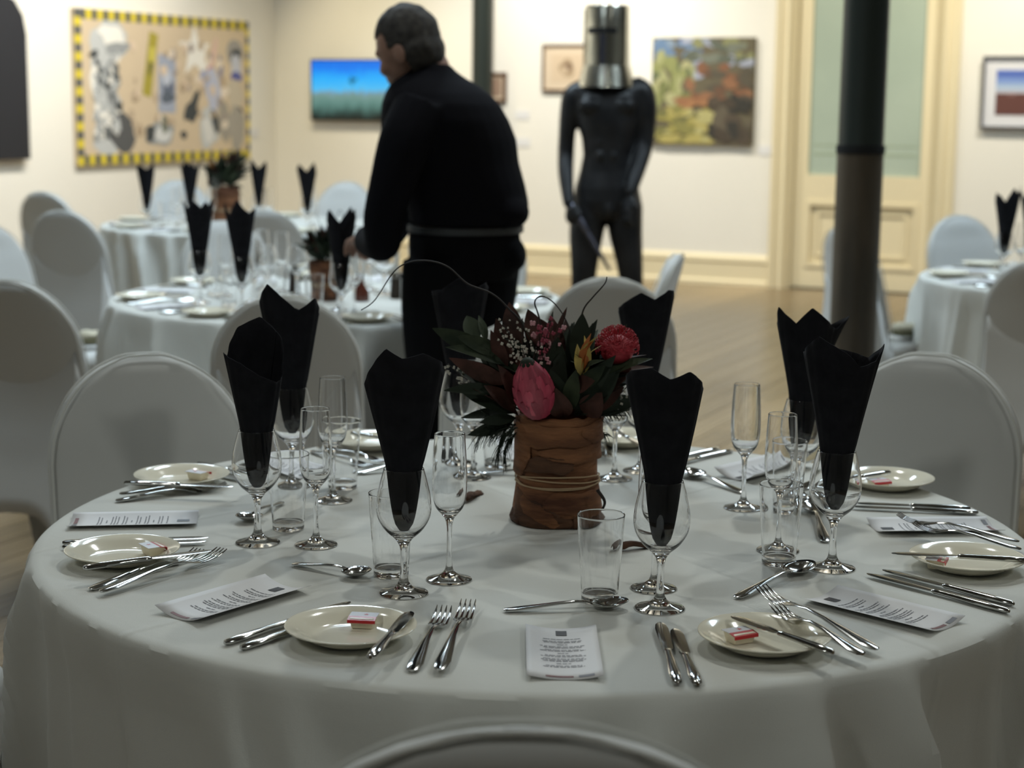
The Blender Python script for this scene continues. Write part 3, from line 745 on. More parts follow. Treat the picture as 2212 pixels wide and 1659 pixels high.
    for a, b_ in zip(rows, rows[1:]):
        for i in range(NS):
            j = (i + 1) % NS; bm.faces.new((a[i], a[j], b_[j], b_[i]))
    sk = obj('skirt', bm, M['chair'], ch); md = sk.modifiers.new('t', 'SOLIDIFY'); md.thickness = 0.002
    return ch
CH = make_chair(); first = [True]; SEATED = []
def chair(bx, by, to, label, group, twist=0.0):
    """bx, by: where the top of the back stands; it faces the point to"""
    d = (Vector((to[0], to[1], 0)) - Vector((bx, by, 0)))
    a = atan2(d.y, d.x) + twist
    f = Vector((cos(a), sin(a), 0))
    o = CH if first[0] else copy_tree(CH); first[0] = False; o.scale = (1, 1, 1)
    o.location = Vector((bx, by, 0)) + f * 0.325; o.rotation_euler = (0, 0, a - pi / 2)
    SEATED.append((o.location.x, o.location.y, a))
    return tag(o, label, 'chair', group)
g1, g2, g3, g4 = 'chairs around the front table', 'chairs around the table the person leans over', 'chairs around the table past the column', 'chairs around the far table'
front_chair = chair(0.012, 1.262, (0.012, 3), 'white covered chair back cut off by the bottom of the picture', g1)
chair(-0.686, 3.182, (-0.2, 2.1), 'white covered chair facing us, behind the left pair of napkins', g1)
chair(0.806, 3.297, (0.30, 2.1), 'white covered chair facing us, behind the swept-out napkin on the right', g1)
chair(0.03, 3.74, T1, 'white covered chair hidden behind the flower arrangement', g1)
chair(-1.36, 2.50, T1, 'white covered chair, only its seat side showing left of the front tablecloth', g1); SEATED.pop()
chair(-0.556, 4.164, T2, 'white covered chair with its back to us, left of the stooping person', g2)
chair(0.262, 4.701, (0.40, 5.9), 'white covered chair with its back to us, right of the stooping person', g2)
chair(0.52, 5.49, T2, 'white covered chair seen edge-on near the statue legs', g2)
chair(-0.10, 6.85, T2, 'white covered chair just showing between the stooping person and the statue', g2)
chair(-1.318, 4.466, (-0.9, 6.5), 'large white covered chair cut off by the left picture edge', g2)
chair(-1.90, 7.269, (-1.2, 9.2), 'white covered chair, tall back turned to us, below the collage', g4)
chair(-2.36, 8.68, (-1.6, 10.2), 'farther white covered chair peeping above another below the collage', g4)
chair(-1.98, 6.45, T2, 'white covered chair side-on below the black board', g2)
chair(-1.133, 6.73, T2, 'white covered chair beyond the upright napkins of the shaker table', g2)
chair(-1.08, 7.45, T4, 'grey-lit covered chair between the far table and the shaker table', g4)
chair(-0.97, 10.1, T4, 'white covered chair at the far table, before the television wall', g4)
chair(-1.95, 10.05, T4, 'white covered chair beyond the far table, under the striped collage', g4)
chair(1.95, 7.6, T3, 'white covered chair facing us across the table past the column', g3)
chair(1.66, 5.40, (2.3, 6.9), 'large white covered chair cut off by the right picture edge', g3)
chair(1.285, 6.76, (2.19, 7.16), 'white covered chair half hidden by the dark column, seat showing', g3)
front_chair.scale = (1.2, 1, 1)
tproto = make_table()
for i, (T_, lt, lc) in enumerate(((T1, 'round banquet table in front, under the closest white cloth', 'white linen tablecloth of the front table, with ironed creases and hanging folds'),
                                  (T2, 'round banquet table beneath the white cloth the person leans over', 'white linen tablecloth on the table the person leans over'),
                                  (T4, 'far round banquet table under white cloth below the striped collage', 'bluish white linen tablecloth on the far table below the striped collage'),
                                  (T3, 'round banquet table under white cloth past the dark column', 'bluish white linen tablecloth on the table past the dark column'))):
    o = tproto if i == 0 else copy_tree(tproto)
    o.location = T_; tag(o, lt, 'table', 'round banquet tables')
    c = make_cloth(11 + 5 * i, T_); c.location = T_; c.rotation_euler = (0, 0, 0)
    tag(c, lc, 'tablecloth', 'white round tablecloths')

# things left on two chair seats
def pouch(x, y, rz, lab):
    o = empty('cloth_bundle', (x, y, 0.489), rz); tag(o, lab, 'bag')
    bm = bmesh.new(); ellipsoid(bm, (0, 0, 0.022), (0.085, 0.06, 0.022)); obj('dark_base', bm, M['olive_cloth'], o)
    bm = bmesh.new(); ellipsoid(bm, (0, 0.012, 0.052), (0.07, 0.052, 0.026))
    for v in bm.verts: v.co += Vector((0, 0, 1)) * 0.012 * noise.noise(v.co * 30)
    obj('cream_top', bm, M['cream_cloth'], o); o.scale = (0.75, 0.75, 0.7)
pouch(-1.56, 6.30, 0.3, 'small cream and black bundle on a chair seat left of the shaker table')
pouch(1.55, 6.80, -0.2, 'small olive bundle on the chair seat beside the dark column')
# ================================================================ tableware
def poly_smooth(P, n=4): return [tuple(q) for q in smooth_path([tuple(p) for p in P], n)]
# wine glass: outside up, over the rim, inside down
WG = poly_smooth([(0.0325, 0.0006), (0.0325, 0.0022), (0.026, 0.0042), (0.013, 0.009), (0.0065, 0.018), (0.0048, 0.035), (0.0046, 0.052), (0.0058, 0.065), (0.012, 0.0755), (0.0245, 0.087), (0.0338, 0.102), (0.0368, 0.117), (0.0355, 0.135), (0.0315, 0.153), (0.0271, 0.1690)]) + [(0.02668, 0.1706), (0.02658, 0.17095), (0.02640, 0.1711)]
WG_IN = [(0.02620, 0.17105), (0.02608, 0.1708), (0.02608, 0.1704)] + poly_smooth([(0.02640, 0.1690), (0.0303, 0.153), (0.0343, 0.135), (0.0356, 0.117), (0.0326, 0.103), (0.0235, 0.0895), (0.012, 0.0815), (0.0, 0.0795)])
wine_bm = lathe([(0, 0.0006)] + WG + WG_IN[:-1] + [(0, 0.0795)], 48)
FL = poly_smooth([(0.031, 0.0006), (0.031, 0.002), (0.022, 0.0045), (0.010, 0.010), (0.0046, 0.020), (0.0036, 0.045), (0.0038, 0.072), (0.0060, 0.086), (0.0125, 0.0945), (0.0195, 0.104), (0.0232, 0.120), (0.0240, 0.140), (0.0230, 0.170), (0.0210, 0.2030)]) + [(0.02085, 0.2050), (0.02074, 0.2055), (0.02055, 0.2057)]
FL_IN = [(0.02030, 0.2057), (0.02012, 0.2055), (0.02008, 0.2050)] + poly_smooth([(0.0202, 0.2030), (0.0221, 0.170), (0.0230, 0.140), (0.0221, 0.120), (0.0184, 0.106), (0.011, 0.0985), (0.0, 0.096)])
flute_bm = lathe([(0, 0.0006)] + FL + FL_IN[:-1] + [(0, 0.096)], 44)
TU = poly_smooth([(0.0232, 0.0006), (0.0243, 0.003), (0.0246, 0.012), (0.0262, 0.04), (0.0292, 0.078), (0.03145, 0.1150)]) + [(0.0316, 0.1170), (0.03152, 0.1175), (0.0313, 0.11775)]
TU_IN = [(0.0309, 0.11775), (0.03062, 0.1175), (0.0305, 0.1170)] + poly_smooth([(0.0303, 0.1150), (0.0280, 0.078), (0.0249, 0.04), (0.0230, 0.016), (0.0205, 0.0115), (0.0, 0.0105)])
tumb_bm = lathe([(0, 0.0006)] + TU + TU_IN[:-1] + [(0, 0.0105)], 44)
PL = poly_smooth([(0.042, 0.0008), (0.046, 0.0012), (0.056, 0.0055), (0.068, 0.0125), (0.0795, 0.0178), (0.0805, 0.0188), (0.0795, 0.0196), (0.067, 0.0160), (0.056, 0.0098), (0.048, 0.0056), (0.040, 0.0046)], 3)
plate_bm = lathe([(0, 0.0008)] + PL + [(0, 0.0046)], 72)
def mesh_of(bm, name, m):
    me = bpy.data.meshes.new(name); bmesh.ops.recalc_face_normals(bm, faces=bm.faces[:])
    for f in bm.faces: f.smooth = True
    bm.to_mesh(me); bm.free(); me.materials.append(m); return me
ME = {'wine_glass': mesh_of(wine_bm, 'wine_glass', M['glass']), 'champagne_flute': mesh_of(flute_bm, 'champagne_flute', M['glass']),
      'tumbler': mesh_of(tumb_bm, 'tumbler', M['glass']), 'bread_plate': mesh_of(plate_bm, 'bread_plate', M['china'])}
CATS = {'wine_glass': 'glass', 'champagne_flute': 'glass', 'tumbler': 'glass', 'bread_plate': 'plate'}
def put(kind, p, label, group, rz=0.0):
    o = bpy.data.objects.new(kind, ME[kind]); COL.objects.link(o)
    o.location = (p[0], p[1], TAB_Z + 0.0002); o.rotation_euler = (0, 0, rz)
    return tag(o, label, CATS[kind], group)

SEATS = {1: ('front seat', -88), 2: ('front right seat', -43), 3: ('right seat', 2), 4: ('back right seat', 47), 5: ('back seat', 92), 6: ('back left seat', 137), 7: ('left seat', 182), 8: ('front left seat', -133)}
FT = ' of the front table'
GL = {'wine_glass': ('wine glasses of the front table', 'wine glass holding a black napkin'), 'champagne_flute': ('champagne flutes of the front table', 'empty champagne flute'), 'tumbler': ('tumblers of the front table', 'empty straight water tumbler')}
# measured on the photo: which glass stands where
WINE = {7: (557, 1173), 6: (632, 1050), 8: (872, 1282), 5: (992, 1003), 4: (1385, 1018), 1: (1425, 1315), 3: (1727, 1080), 2: (1797, 1228)}
FLUT = {7: (683, 1178), 6: (720, 1082), 8: (970, 1253), 5: (1022, 1032), 4: (1327, 1035), 1: (1412, 1272), 3: (1605, 1098), 2: (1680, 1190)}
TUMB = {7: (623, 1143), 6: (740, 1054), 8: (845, 1243), 5: (1075, 1008), 4: (1281, 982), 1: (1295, 1298), 3: (1697, 1106), 2: (1682, 1218)}
WHERE = {7: 'leftmost on the front table', 6: 'second from the left on the front table', 8: 'just left of the flower arrangement', 5: 'behind the left of the flower arrangement',
         4: 'behind the right side of the flower arrangement', 1: 'just right of the flower arrangement, in front', 3: 'second from the right on the front table', 2: 'tallest at the right of the front table'}
WINE_POS = {}
for s_ in range(1, 9):
    p = G(*WINE[s_]); WINE_POS[s_] = p
    put('wine_glass', p, 'wine glass holding a black napkin, ' + WHERE[s_].replace('tallest ', ''), GL['wine_glass'][0])
    put('champagne_flute', G(*FLUT[s_]), 'empty champagne flute for the ' + SEATS[s_][0] + FT, GL['champagne_flute'][0])
    put('tumbler', G(*TUMB[s_]), 'empty water tumbler for the ' + SEATS[s_][0] + FT, GL['tumbler'][0])

# black napkins rolled to cones: heights of the top edge (above the table) by angle, 0 = towards the camera, 90 = to its right
def make_napkin(H, flare=(), apex=0.088, turn=410, wide=1.0, lean=(0, 0)):
    keys = sorted(H); bm = bmesh.new(); rows = []
    EXT = [(keys[-1] - 360, H[keys[-1]])] + [(k, H[k]) for k in keys] + [(keys[0] + 360, H[keys[0]])]
    def top(a):
        a = (a + 180) % 360 - 180
        for (k0, h0), (k1, h1) in zip(EXT, EXT[1:]):
            if k0 <= a <= k1: return h0 + (h1 - h0) * (a - k0) / max(1e-6, k1 - k0)
        return 0.28
    def radius(z):
        if z < 0.172:
            t_ = max(0, (z - apex) / (0.172 - apex)); return 0.0070 + 0.0175 * (t_ ** 0.50)
        return 0.0245 + (z - 0.172) * 0.185 * wide
    n = 132; m_ = 22
    for i in range(n + 1):
        a = 150 + turn * i / n; row = []; h = top(a)
        for j in range(m_ + 1):
            t_ = j / m_; z = apex + (h - apex) * t_
            r = radius(z) - 0.0011 * (1 - i / n) * 2 + 0.0006 * sin(i * 0.9) * t_
            r *= 1 + 0.03 * sin(radians(a) * 3 + z * 20) * (z > 0.18)
            for fa, fw, fr in flare:
                d = ((a - fa + 180) % 360 - 180) / fw
                if z > 0.2: r += fr * math.exp(-d * d) * ((z - 0.2) / 0.12) ** 1.6
            k = max(0, z - 0.17)
            row.append(bm.verts.new((r * sin(radians(a)) + lean[0] * k, -r * cos(radians(a)) + lean[1] * k, z)))
        rows.append(row)
    for a, b_ in zip(rows, rows[1:]):
        for j in range(m_): bm.faces.new((a[j], b_[j], b_[j + 1], a[j + 1]))
    return bm
NAP = {7: ({-180: .332, -140: .318, -95: .274, -78: .287, -60: .284, -25: .276, 20: .256, 60: .245, 95: .25, 135: .30}, (), .084, 1.0),
       6: ({-90: .300, -65: .325, -35: .351, 20: .307, 55: .3265, 90: .298, 135: .285, 180: .30}, (), .092, 1.05),
       8: ({-90: .272, -55: .302, -18: .339, 2: .326, 26: .333, 60: .318, 85: .296, 110: .27, 180: .28}, (), .086, 1.3),
       5: ({-90: .315, -40: .322, 0: .345, 30: .325, 60: .335, 90: .318, 180: .30}, (), .09, 1.0),
       4: ({-90: .288, -55: .305, -12: .327, 14: .315, 42: .331, 66: .328, 90: .300, 180: .28}, (), .088, 1.05),
       1: ({-90: .300, -62: .318, -25: .325, 2: .311, 28: .321, 60: .303, 92: .284, 135: .26, 180: .29}, (), .084, 1.1),
       3: ({-90: .298, -70: .326, -30: .302, 0: .329, 50: .296, 75: .290, 100: .309, 125: .29, 180: .28}, ((102, 22, .03),), .09, 1.0),
       2: ({-90: .310, -45: .338, 0: .316, 22: .297, 60: .304, 88: .324, 120: .30, 180: .31}, ((90, 25, .008),), .086, 1.05)}
NAPL = {7: 'with a low stepped top, in the leftmost glass of the front table', 6: 'with one high point and a notch, second from the left', 8: 'with a broad leaf-shaped top, just left of the flowers', 5: 'behind the flowers, dark against the trousers', 4: 'with two blunt points, behind the red pincushion flower', 1: 'with a notch and wide shoulder, just right of the flowers', 3: 'with three points, before the dark column', 2: 'with a sharp swept-out point, rightmost on the front table'}
for s_ in range(1, 9):
    H, fl, ap, wd = NAP[s_]
    bm = make_napkin(H, fl, ap, 410, wd)
    o = obj('napkin', bm, M['napkin'], None, True, (WINE_POS[s_].x, WINE_POS[s_].y, TAB_Z))
    md = o.modifiers.new('t', 'SOLIDIFY'); md.thickness = 0.0009; md.offset = 0
    tag(o, 'black napkin cone ' + NAPL[s_], 'napkin', 'black napkins on the front table')

# cutlery along +x, handle end at 0
def strip(bm, st, seg=8):
    """st: (x, half width, z, half thickness) stations of a flat bar"""
    rings = []
    for x, w, z, h in st:
        rings.append([Vector((x, w * cos(2 * pi * k / seg + pi / seg), z + h * sin(2 * pi * k / seg + pi / seg))) for k in range(seg)])
    loft(bm, rings)
def knife_parts(L):
    h = bmesh.new(); b_ = bmesh.new(); k = L / 0.21
    strip(h, [(0, .002, .004, .002), (.004 * k, .0058, .004, .0036), (.03 * k, .0072, .0042, .0042), (.07 * k, .0058, .0042, .0038), (.098 * k, .0048, .0042, .0034), (.105 * k, .0058, .0042, .0036), (.109 * k, .004, .0042, .002)], 12)
    st = [(.107 * k, .0040, .0042, .0011), (.112 * k, .0072, .0042, .0010), (.15 * k, .0086, .0040, .0009), (.185 * k, .0090, .0038, .0008), (.20 * k, .0070, .0036, .0007), (.207 * k, .0040, .0035, .0006), (.21 * k, .0008, .0035, .0004)]
    strip(b_, st, 8)
    return {'handle': h, 'blade': b_}
def fork_parts(L):
    h = bmesh.new(); t_ = bmesh.new(); k = L / 0.2
    strip(h, [(0, .003, .0028, .0012), (.003 * k, .0075, .003, .0017), (.02 * k, .0098, .0038, .0021), (.05 * k, .0075, .0062, .0020), (.085 * k, .0045, .0095, .0019), (.115 * k, .0030, .0105, .0017), (.132 * k, .0036, .0085, .0014), (.139 * k, .0085, .0066, .0011), (.148 * k, .0118, .0044, .0010), (.155 * k, .0120, .0034, .0009)], 10)
    for q in range(4):
        y = -.0098 + q * .00653
        r = []
        for x, z, w in ((.153, .0034, .0022), (.165, .0028, .0020), (.18, .0044, .0018), (.192, .0078, .0014), (.2, .0112, .0005)):
            yy = y * (1 - (x - .153) * 1.0)
            r.append([Vector((x * k, yy + w * cos(2 * pi * j / 6), z + 0.0009 * sin(2 * pi * j / 6))) for j in range(6)])
        loft(t_, r)
    return {'handle': h, 'tines': t_}
def spoon_parts(L):
    h = bmesh.new(); b_ = bmesh.new(); k = L / 0.19
    strip(h, [(0, .003, .0028, .0012), (.003 * k, .0072, .003, .0017), (.02 * k, .0092, .0038, .0021), (.05 * k, .0070, .0062, .0020), (.085 * k, .0045, .0095, .0019), (.112 * k, .0030, .0110, .0017), (.127 * k, .0034, .0100, .0013), (.134 * k, .0050, .0085, .0010)], 10)
    n, m_ = 28, 6; c = .160 * k; a_, w_s = .030 * k, .0205
    rows = []
    for j in range(m_ + 1):
        f = j / m_; row = []
        for i in range(n):
            t_ = 2 * pi * i / n; x = a_ * f * cos(t_); y = w_s * f * sin(t_) * (1 - 0.12 * cos(t_))
            row.append(b_.verts.new((c + x, y, .0022 + .0085 * f * f + 0.0035 * (f * cos(t_)) * 0.4)))
            if j == 0: break
        rows.append(row)
    for i in range(n): b_.faces.new((rows[0][0], rows[1][i], rows[1][(i + 1) % n]))
    for r0, r1 in zip(rows[1:], rows[2:]):
        for i in range(n): b_.faces.new((r0[i], r1[i], r1[(i + 1) % n], r0[(i + 1) % n]))
    return {'handle': h, 'bowl': b_}
def lay(kind, p0, p1, label, group, z0=0.0, z1=0.0, parts=None):
    p0, p1 = Vector(p0), Vector(p1); d = p1 - p0; d.z = 0; L = d.length
    o = empty(kind, (p0.x, p0.y, TAB_Z + 0.0006 + z0))
    P_ = (parts or {'dinner_knife': knife_parts, 'butter_knife': knife_parts, 'fork': fork_parts, 'dessert_spoon': spoon_parts}[kind])(L)
    for nm, bm in P_.items():
        q = obj(nm, bm, M['steel'], o)
        if nm == 'bowl': md = q.modifiers.new('t', 'SOLIDIFY'); md.thickness = 0.0012; md.offset = 1
    o.rotation_mode = 'XYZ'
    o.rotation_euler = (0, -atan2(z1 - z0, L), atan2(d.y, d.x))
    tag(o, label, {'dinner_knife': 'knife', 'butter_knife': 'knife', 'fork': 'fork', 'dessert_spoon': 'spoon'}[kind], group)
    return o
def seat_frame(s_, T=T1):
    a = radians(SEATS[s_][1]); out = Vector((cos(a), sin(a), 0)); rt = Vector((-sin(a), cos(a), 0))
    return lambda x, r: Vector((T.x, T.y, TAB_Z)) + out * r + rt * x
KN = {1: [((1463, 1485), (1425, 1352)), ((1507, 1487), (1457, 1366))], 2: [((2190, 1312), (1906, 1238)), ((2180, 1328), (1872, 1246))], 3: [((2113, 1113), (1834, 1100)), ((2096, 1104), (1846, 1093))],
      4: [((1552, 973), (1405, 1008)), ((1582, 977), (1428, 1014))], 6: [((400, 1013), (536, 1044)), ((427, 1006), (556, 1036))], 7: [((135, 1188), (445, 1176)), ((135, 1179), (450, 1168))],
      8: [((485, 1397), (757, 1308)), ((520, 1408), (778, 1322))], 5: None}
FK = {1: [((890, 1455), (960, 1327)), ((950, 1460), (1012, 1320))], 2: [((1893, 1418), (1640, 1305)), ((1862, 1436), (1672, 1352))], 3: [((2205, 1201), (1968, 1168)), ((2200, 1190), (1936, 1157))],
      7: [((250, 1086), (470, 1060)), ((258, 1076), (489, 1062))], 8: [((195, 1278), (430, 1202)), ((218, 1290), (480, 1207))], 4: None, 5: None, 6: None}
SP = {1: ((1088, 1323), (1357, 1314)), 2: ((1590, 1296), (1752, 1228)), 3: ((1782, 1174), (1752, 1092)), 4: ((1607, 1068), (1476, 1024)), 6: ((770, 1026), (905, 1012)), 7: ((606, 1090), (524, 1134)), 8: ((634, 1222), (797, 1252)), 5: None}
PLT = {1: (758, 1381), 2: (1650, 1398), 3: (2088, 1228), 4: (1915, 1052), 5: (1345, 960), 6: (800, 967), 7: (393, 1046), 8: (265, 1212)}
BK = {1: ((800, 1422), (888, 1322)), 2: ((1800, 1412), (1580, 1332)), 3: ((2226, 1212), (1923, 1196)), 4: ((1922, 1021), (1800, 1040)), 7: ((268, 1044), (505, 1052)), 8: ((180, 1228), (458, 1190)), 6: ((766, 937), (838, 950)), 5: ((1322, 926), (1392, 968))}
for s_ in range(1, 9):
    fr = seat_frame(s_); nm = SEATS[s_][0] + FT
    kn = KN[s_] or []
    ks = [(G(*a), G(*b_)) for a, b_ in kn] or [(fr(0.13, 0.70), fr(0.13, 0.49)), (fr(0.155, 0.70), fr(0.155, 0.49))]
    for q, (a, b_) in enumerate(ks):
        lay('dinner_knife', a, b_, ('inner' if q == 0 else 'outer') + ' steel knife of the pair at the ' + nm, 'dinner knives on the front table', 0, 0.001)
    fk = [(G(*a), G(*b_)) for a, b_ in (FK[s_] or [])] or [(fr(-0.125, 0.69), fr(-0.125, 0.49)), (fr(-0.155, 0.69), fr(-0.155, 0.49))]
    for q, (a, b_) in enumerate(fk):
        up = (0.018 if s_ == 2 else 0.024) if s_ in (2, 3) else 0.0
        lay('fork', a, b_, ('first' if q == 0 else 'second') + ' steel fork of the pair at the ' + nm, 'forks on the front table', up * 0.3 + 0.004 * q, up * 0.8 + 0.004 * q)
    a, b_ = [G(*x) for x in SP[s_]] if SP[s_] else (fr(0.09, 0.40), fr(-0.09, 0.40))
    lay('dessert_spoon', a, b_, 'steel dessert spoon above the menu card of the ' + nm, 'dessert spoons on the front table')
    c = G(*PLT[s_]); put('bread_plate', c, 'cream round bread plate at the ' + nm, 'bread plates of the front table')
    a, b_ = [G(x[0], x[1], TAB_Z + 0.022) for x in BK[s_]]
    L = (b_ - a).length
    if L > 0.19: mid = (a + b_) / 2; a, b_ = mid + (a - b_).normalized() * 0.095, mid + (b_ - a).normalized() * 0.095
    lay('butter_knife', a, b_, 'steel butter knife across the bread plate at the ' + nm, 'butter knives on the bread plates', 0.0185, 0.0188)

# butter portions
def butter(p, rz, label, red='front'):
    o = empty('butter_portion', (p.x, p.y, TAB_Z + 0.0052), rz); tag(o, label, 'butter', 'butter portions on the bread plates')
    w, d, h = 0.016, 0.0125, 0.0135
    bm = bmesh.new(); ring = lambda a, b_, z: [Vector((x, y, z)) for x, y in ((-a, -b_), (a, -b_), (a, b_), (-a, b_))]
    loft(bm, [ring(w * .82, d * .8, 0), ring(w, d, h)]); bevel_all(bm, 0.0016, 2); obj('tub', bm, M['tub'], o)
    bm = bmesh.new(); box(bm, -w - .0015, w + .0015, -d * 0.25, d + .0015, h, h + .0008); lid = obj('foil_lid', bm, M['white_foil'], o, False)
    bm = bmesh.new(); loft(bm, [[Vector((x, y, z)) for y, z in ((-d * 0.25, h), (-d * 0.25, h + .0008), (-d - .0022, h - .0012), (-d - .0026, h - .0052), (-d - .0018, h - .0054), (-d - .0014, h - .0018))] for x in (-w - .0015, w + .0015)])
    obj('red_flap', bm, M['red_lid'], o, False)
    bm = bmesh.new(); v = []
    for k in range(10):
        a = pi / 2 + k * pi / 5; r = 0.0042 if k % 2 == 0 else 0.0017
        v.append(bm.verts.new((0.003 + r * cos(a), d * 0.38 + r * sin(a), h + .00095)))
    bm.faces.new(v); obj('red_star', bm, M['red_lid'], lid, False)
for s_, px, rz in ((1, (785, 1352), -0.12), (2, (1597, 1385), 0.5), (8, (330, 1196), 2.2), (7, (428, 1034), 2.6), (3, (2022, 1224), 1.2), (4, (1897, 1052), 0.4)):
    butter(G(px[0], px[1], TAB_Z + 0.006), rz, 'small foil-lidded butter portion on the plate at the ' + SEATS[s_][0] + FT)

# menu cards, curling up at the long edges
TXT = []
_r = random.Random(3)
y = 0.148
for blk in ((1, .9), (2, .85), (1, .22), (2, .95), (2, .9), (1, .25), (2, .85), (3, .88), (1, .3), (2, .85)):
    for q in range(blk[0]):
        TXT.append((y, blk[1] * _r.uniform(0.75, 1.0))); y -= 0.0046
    y -= 0.0035
def menu(Q, label, curl=0.006, ends=0.0):
    """Q: the corners top-left, top-right, bottom-right, bottom-left as the diner reads it"""
    c = (Q[0] + Q[1] + Q[2] + Q[3]) / 4; ax = ((Q[0] + Q[1]) - (Q[2] + Q[3])) / 2; ax.z = 0; ax.normalize()
    o = empty('menu_card', (c.x, c.y, TAB_Z + 0.001), atan2(ax.y, ax.x) - pi / 2); tag(o, label, 'menu', 'menu cards on the front table')
    Wd, Ln = 0.088, 0.194
    def hgt(x, yy): return curl * (2 * x / Wd) ** 2 + ends * (2 * yy / Ln) ** 4
    def grid(x0, x1, y0, y1, n, m_, dz):
        bm = bmesh.new(); V = [[bm.verts.new((x0 + (x1 - x0) * i / n, y0 + (y1 - y0) * j / m_, hgt(x0 + (x1 - x0) * i / n, y0 + (y1 - y0) * j / m_) + dz)) for i in range(n + 1)] for j in range(m_ + 1)]
        for r0, r1 in zip(V, V[1:]):
            for i in range(n): bm.faces.new((r0[i], r0[i + 1], r1[i + 1], r1[i]))
        return bm
    q = obj('card', grid(-Wd / 2, Wd / 2, -Ln / 2, Ln / 2, 12, 8, 0), M['paper'], o, True, None, True); md = q.modifiers.new('t', 'SOLIDIFY'); md.thickness = 0.0004; md.offset = -1
    bm = bmesh.new()
    for yy, f in TXT:
        y0 = yy - Ln / 2; hw = Wd * 0.36 * f; x = -hw
        while x < hw:
            w = min(_r.uniform(0.003, 0.009), hw - x)
            v = [bm.verts.new((a, b_, hgt(a, b_) + 0.0005)) for a, b_ in ((x, y0 - .0008), (x + w, y0 - .0008), (x + w, y0 + .0008), (x, y0 + .0008))]
            bm.faces.new(v); x += w + 0.0012
    tx = obj('printed_lines', bm, M['ink'], o, False, None, True); tx['kind'] = 'stuff'
    obj('black_emblem', grid(-.0068, .0068, .066, .085, 2, 2, .0006), M['black_ink'], o, False, None, True)
    obj('red_badge', grid(-.022, .010, -.091, -.0855, 8, 1, .0006), M['red_ink'], o, False, None, True)
    obj('small_logo', grid(.016, .034, -.0915, -.0845, 4, 1, .0006), M['ink'], o, False, None, True)
MQ = {1: ((1135, 1358), (1287, 1360), (1300, 1472), (1142, 1470)), 8: ((575, 1252), (662, 1288), (435, 1355), (345, 1320)), 7: ((425, 1110), (415, 1142), (150, 1145), (165, 1117)), 2: ((1740, 1308), (1800, 1275), (2078, 1337), (2008, 1381)), 3: ((1910, 1157), (1882, 1131), (2130, 1127), (2155, 1157))}
for s_ in range(1, 9):
    if s_ in MQ: Q = [G(*x) for x in MQ[s_]]
    else:
        fr = seat_frame(s_); Q = [fr(-.044, .515), fr(.044, .515), fr(.044, .71), fr(-.044, .71)]
    menu(Q, 'white printed menu card at the ' + SEATS[s_][0] + FT, {1: 0.006, 2: 0.008, 8: 0.010, 7: 0.006, 3: 0.008, 4: 0.016}.get(s_, 0.008))

# ================================================================ flower arrangement
VC = G(1203, 1122)          # centre of the vase base
ar = empty('flower_arrangement', (VC.x, VC.y, TAB_Z + 0.0015)); tag(ar, 'native flower arrangement with a pink protea in a bark-wrapped vase on the front table', 'flowers')
VD = VC.y
def AP(px, py, dy=0.0):     # photo pixel -> arrangement coordinates at the vase's own distance (+dy)
    p = D(px, py, VD + dy); return Vector((p.x - VC.x, p.y - VC.y, p.z - TAB_Z))
def rough_lathe(prof, seg, amp, sc):
    bm = lathe(prof, seg)
    for v in bm.verts:
        a = atan2(v.co.y, v.co.x); r = hypot(v.co.x, v.co.y)
        if r > 0.001:
            f = 1 + amp * noise.noise(Vector((cos(a) * 2.2, sin(a) * 2.2, v.co.z * sc))) + amp * 0.5 * noise.noise(Vector((cos(a) * 6, sin(a) * 6, v.co.z * sc * 2.5)))
            v.co.x *= f; v.co.y *= f
            v.co.z += amp * 0.05 * noise.noise(Vector((cos(a) * 3, sin(a) * 3, 5))) * (v.co.z > 0.1) * 2
    return bm
vase = obj('bark_vase', rough_lathe([(0, 0.0), (0.068, 0.0), (0.070, 0.02), (0.066, 0.045), (0.0625, 0.075), (0.063, 0.10), (0.065, 0.13), (0.0675, 0.155), (0.0665, 0.168), (0.060, 0.17), (0.057, 0.14), (0, 0.13)], 72, 0.05, 14), M['bark'], ar)
bm = bmesh.new()   # a torn outer sheet of bark on the lower left and right
for a0, a1, z0, z1, r0 in ((-165, -60, 0.0, 0.055, 0.073), (-70, 20, 0.0, 0.035, 0.074), (150, 215, 0.0, 0.045, 0.074)):
    V = []
    for i in range(19):
        f = i / 18; a = radians(a0 + (a1 - a0) * f); zt = z0 + (z1 - z0) * (0.25 + 0.75 * (1 - f) ** 0.8) + 0.006 * noise.noise(Vector((f * 5, a0, 0)))
        V.append([bm.verts.new(((r0 + 0.006 * sin(j * 1.3) * f - 0.007 * j / 5) * cos(a), (r0 + 0.004 * sin(j + f * 6) - 0.007 * j / 5) * sin(a), z0 + (zt - z0) * j / 5)) for j in range(6)])
    for r_, q in zip(V, V[1:]):
        for j in range(5): bm.faces.new((r_[j], q[j], q[j + 1], r_[j + 1]))
ob = obj('torn_bark_sheet', bm, M['bark_dark'], ar); md = ob.modifiers.new('t', 'SOLIDIFY'); md.thickness = 0.002
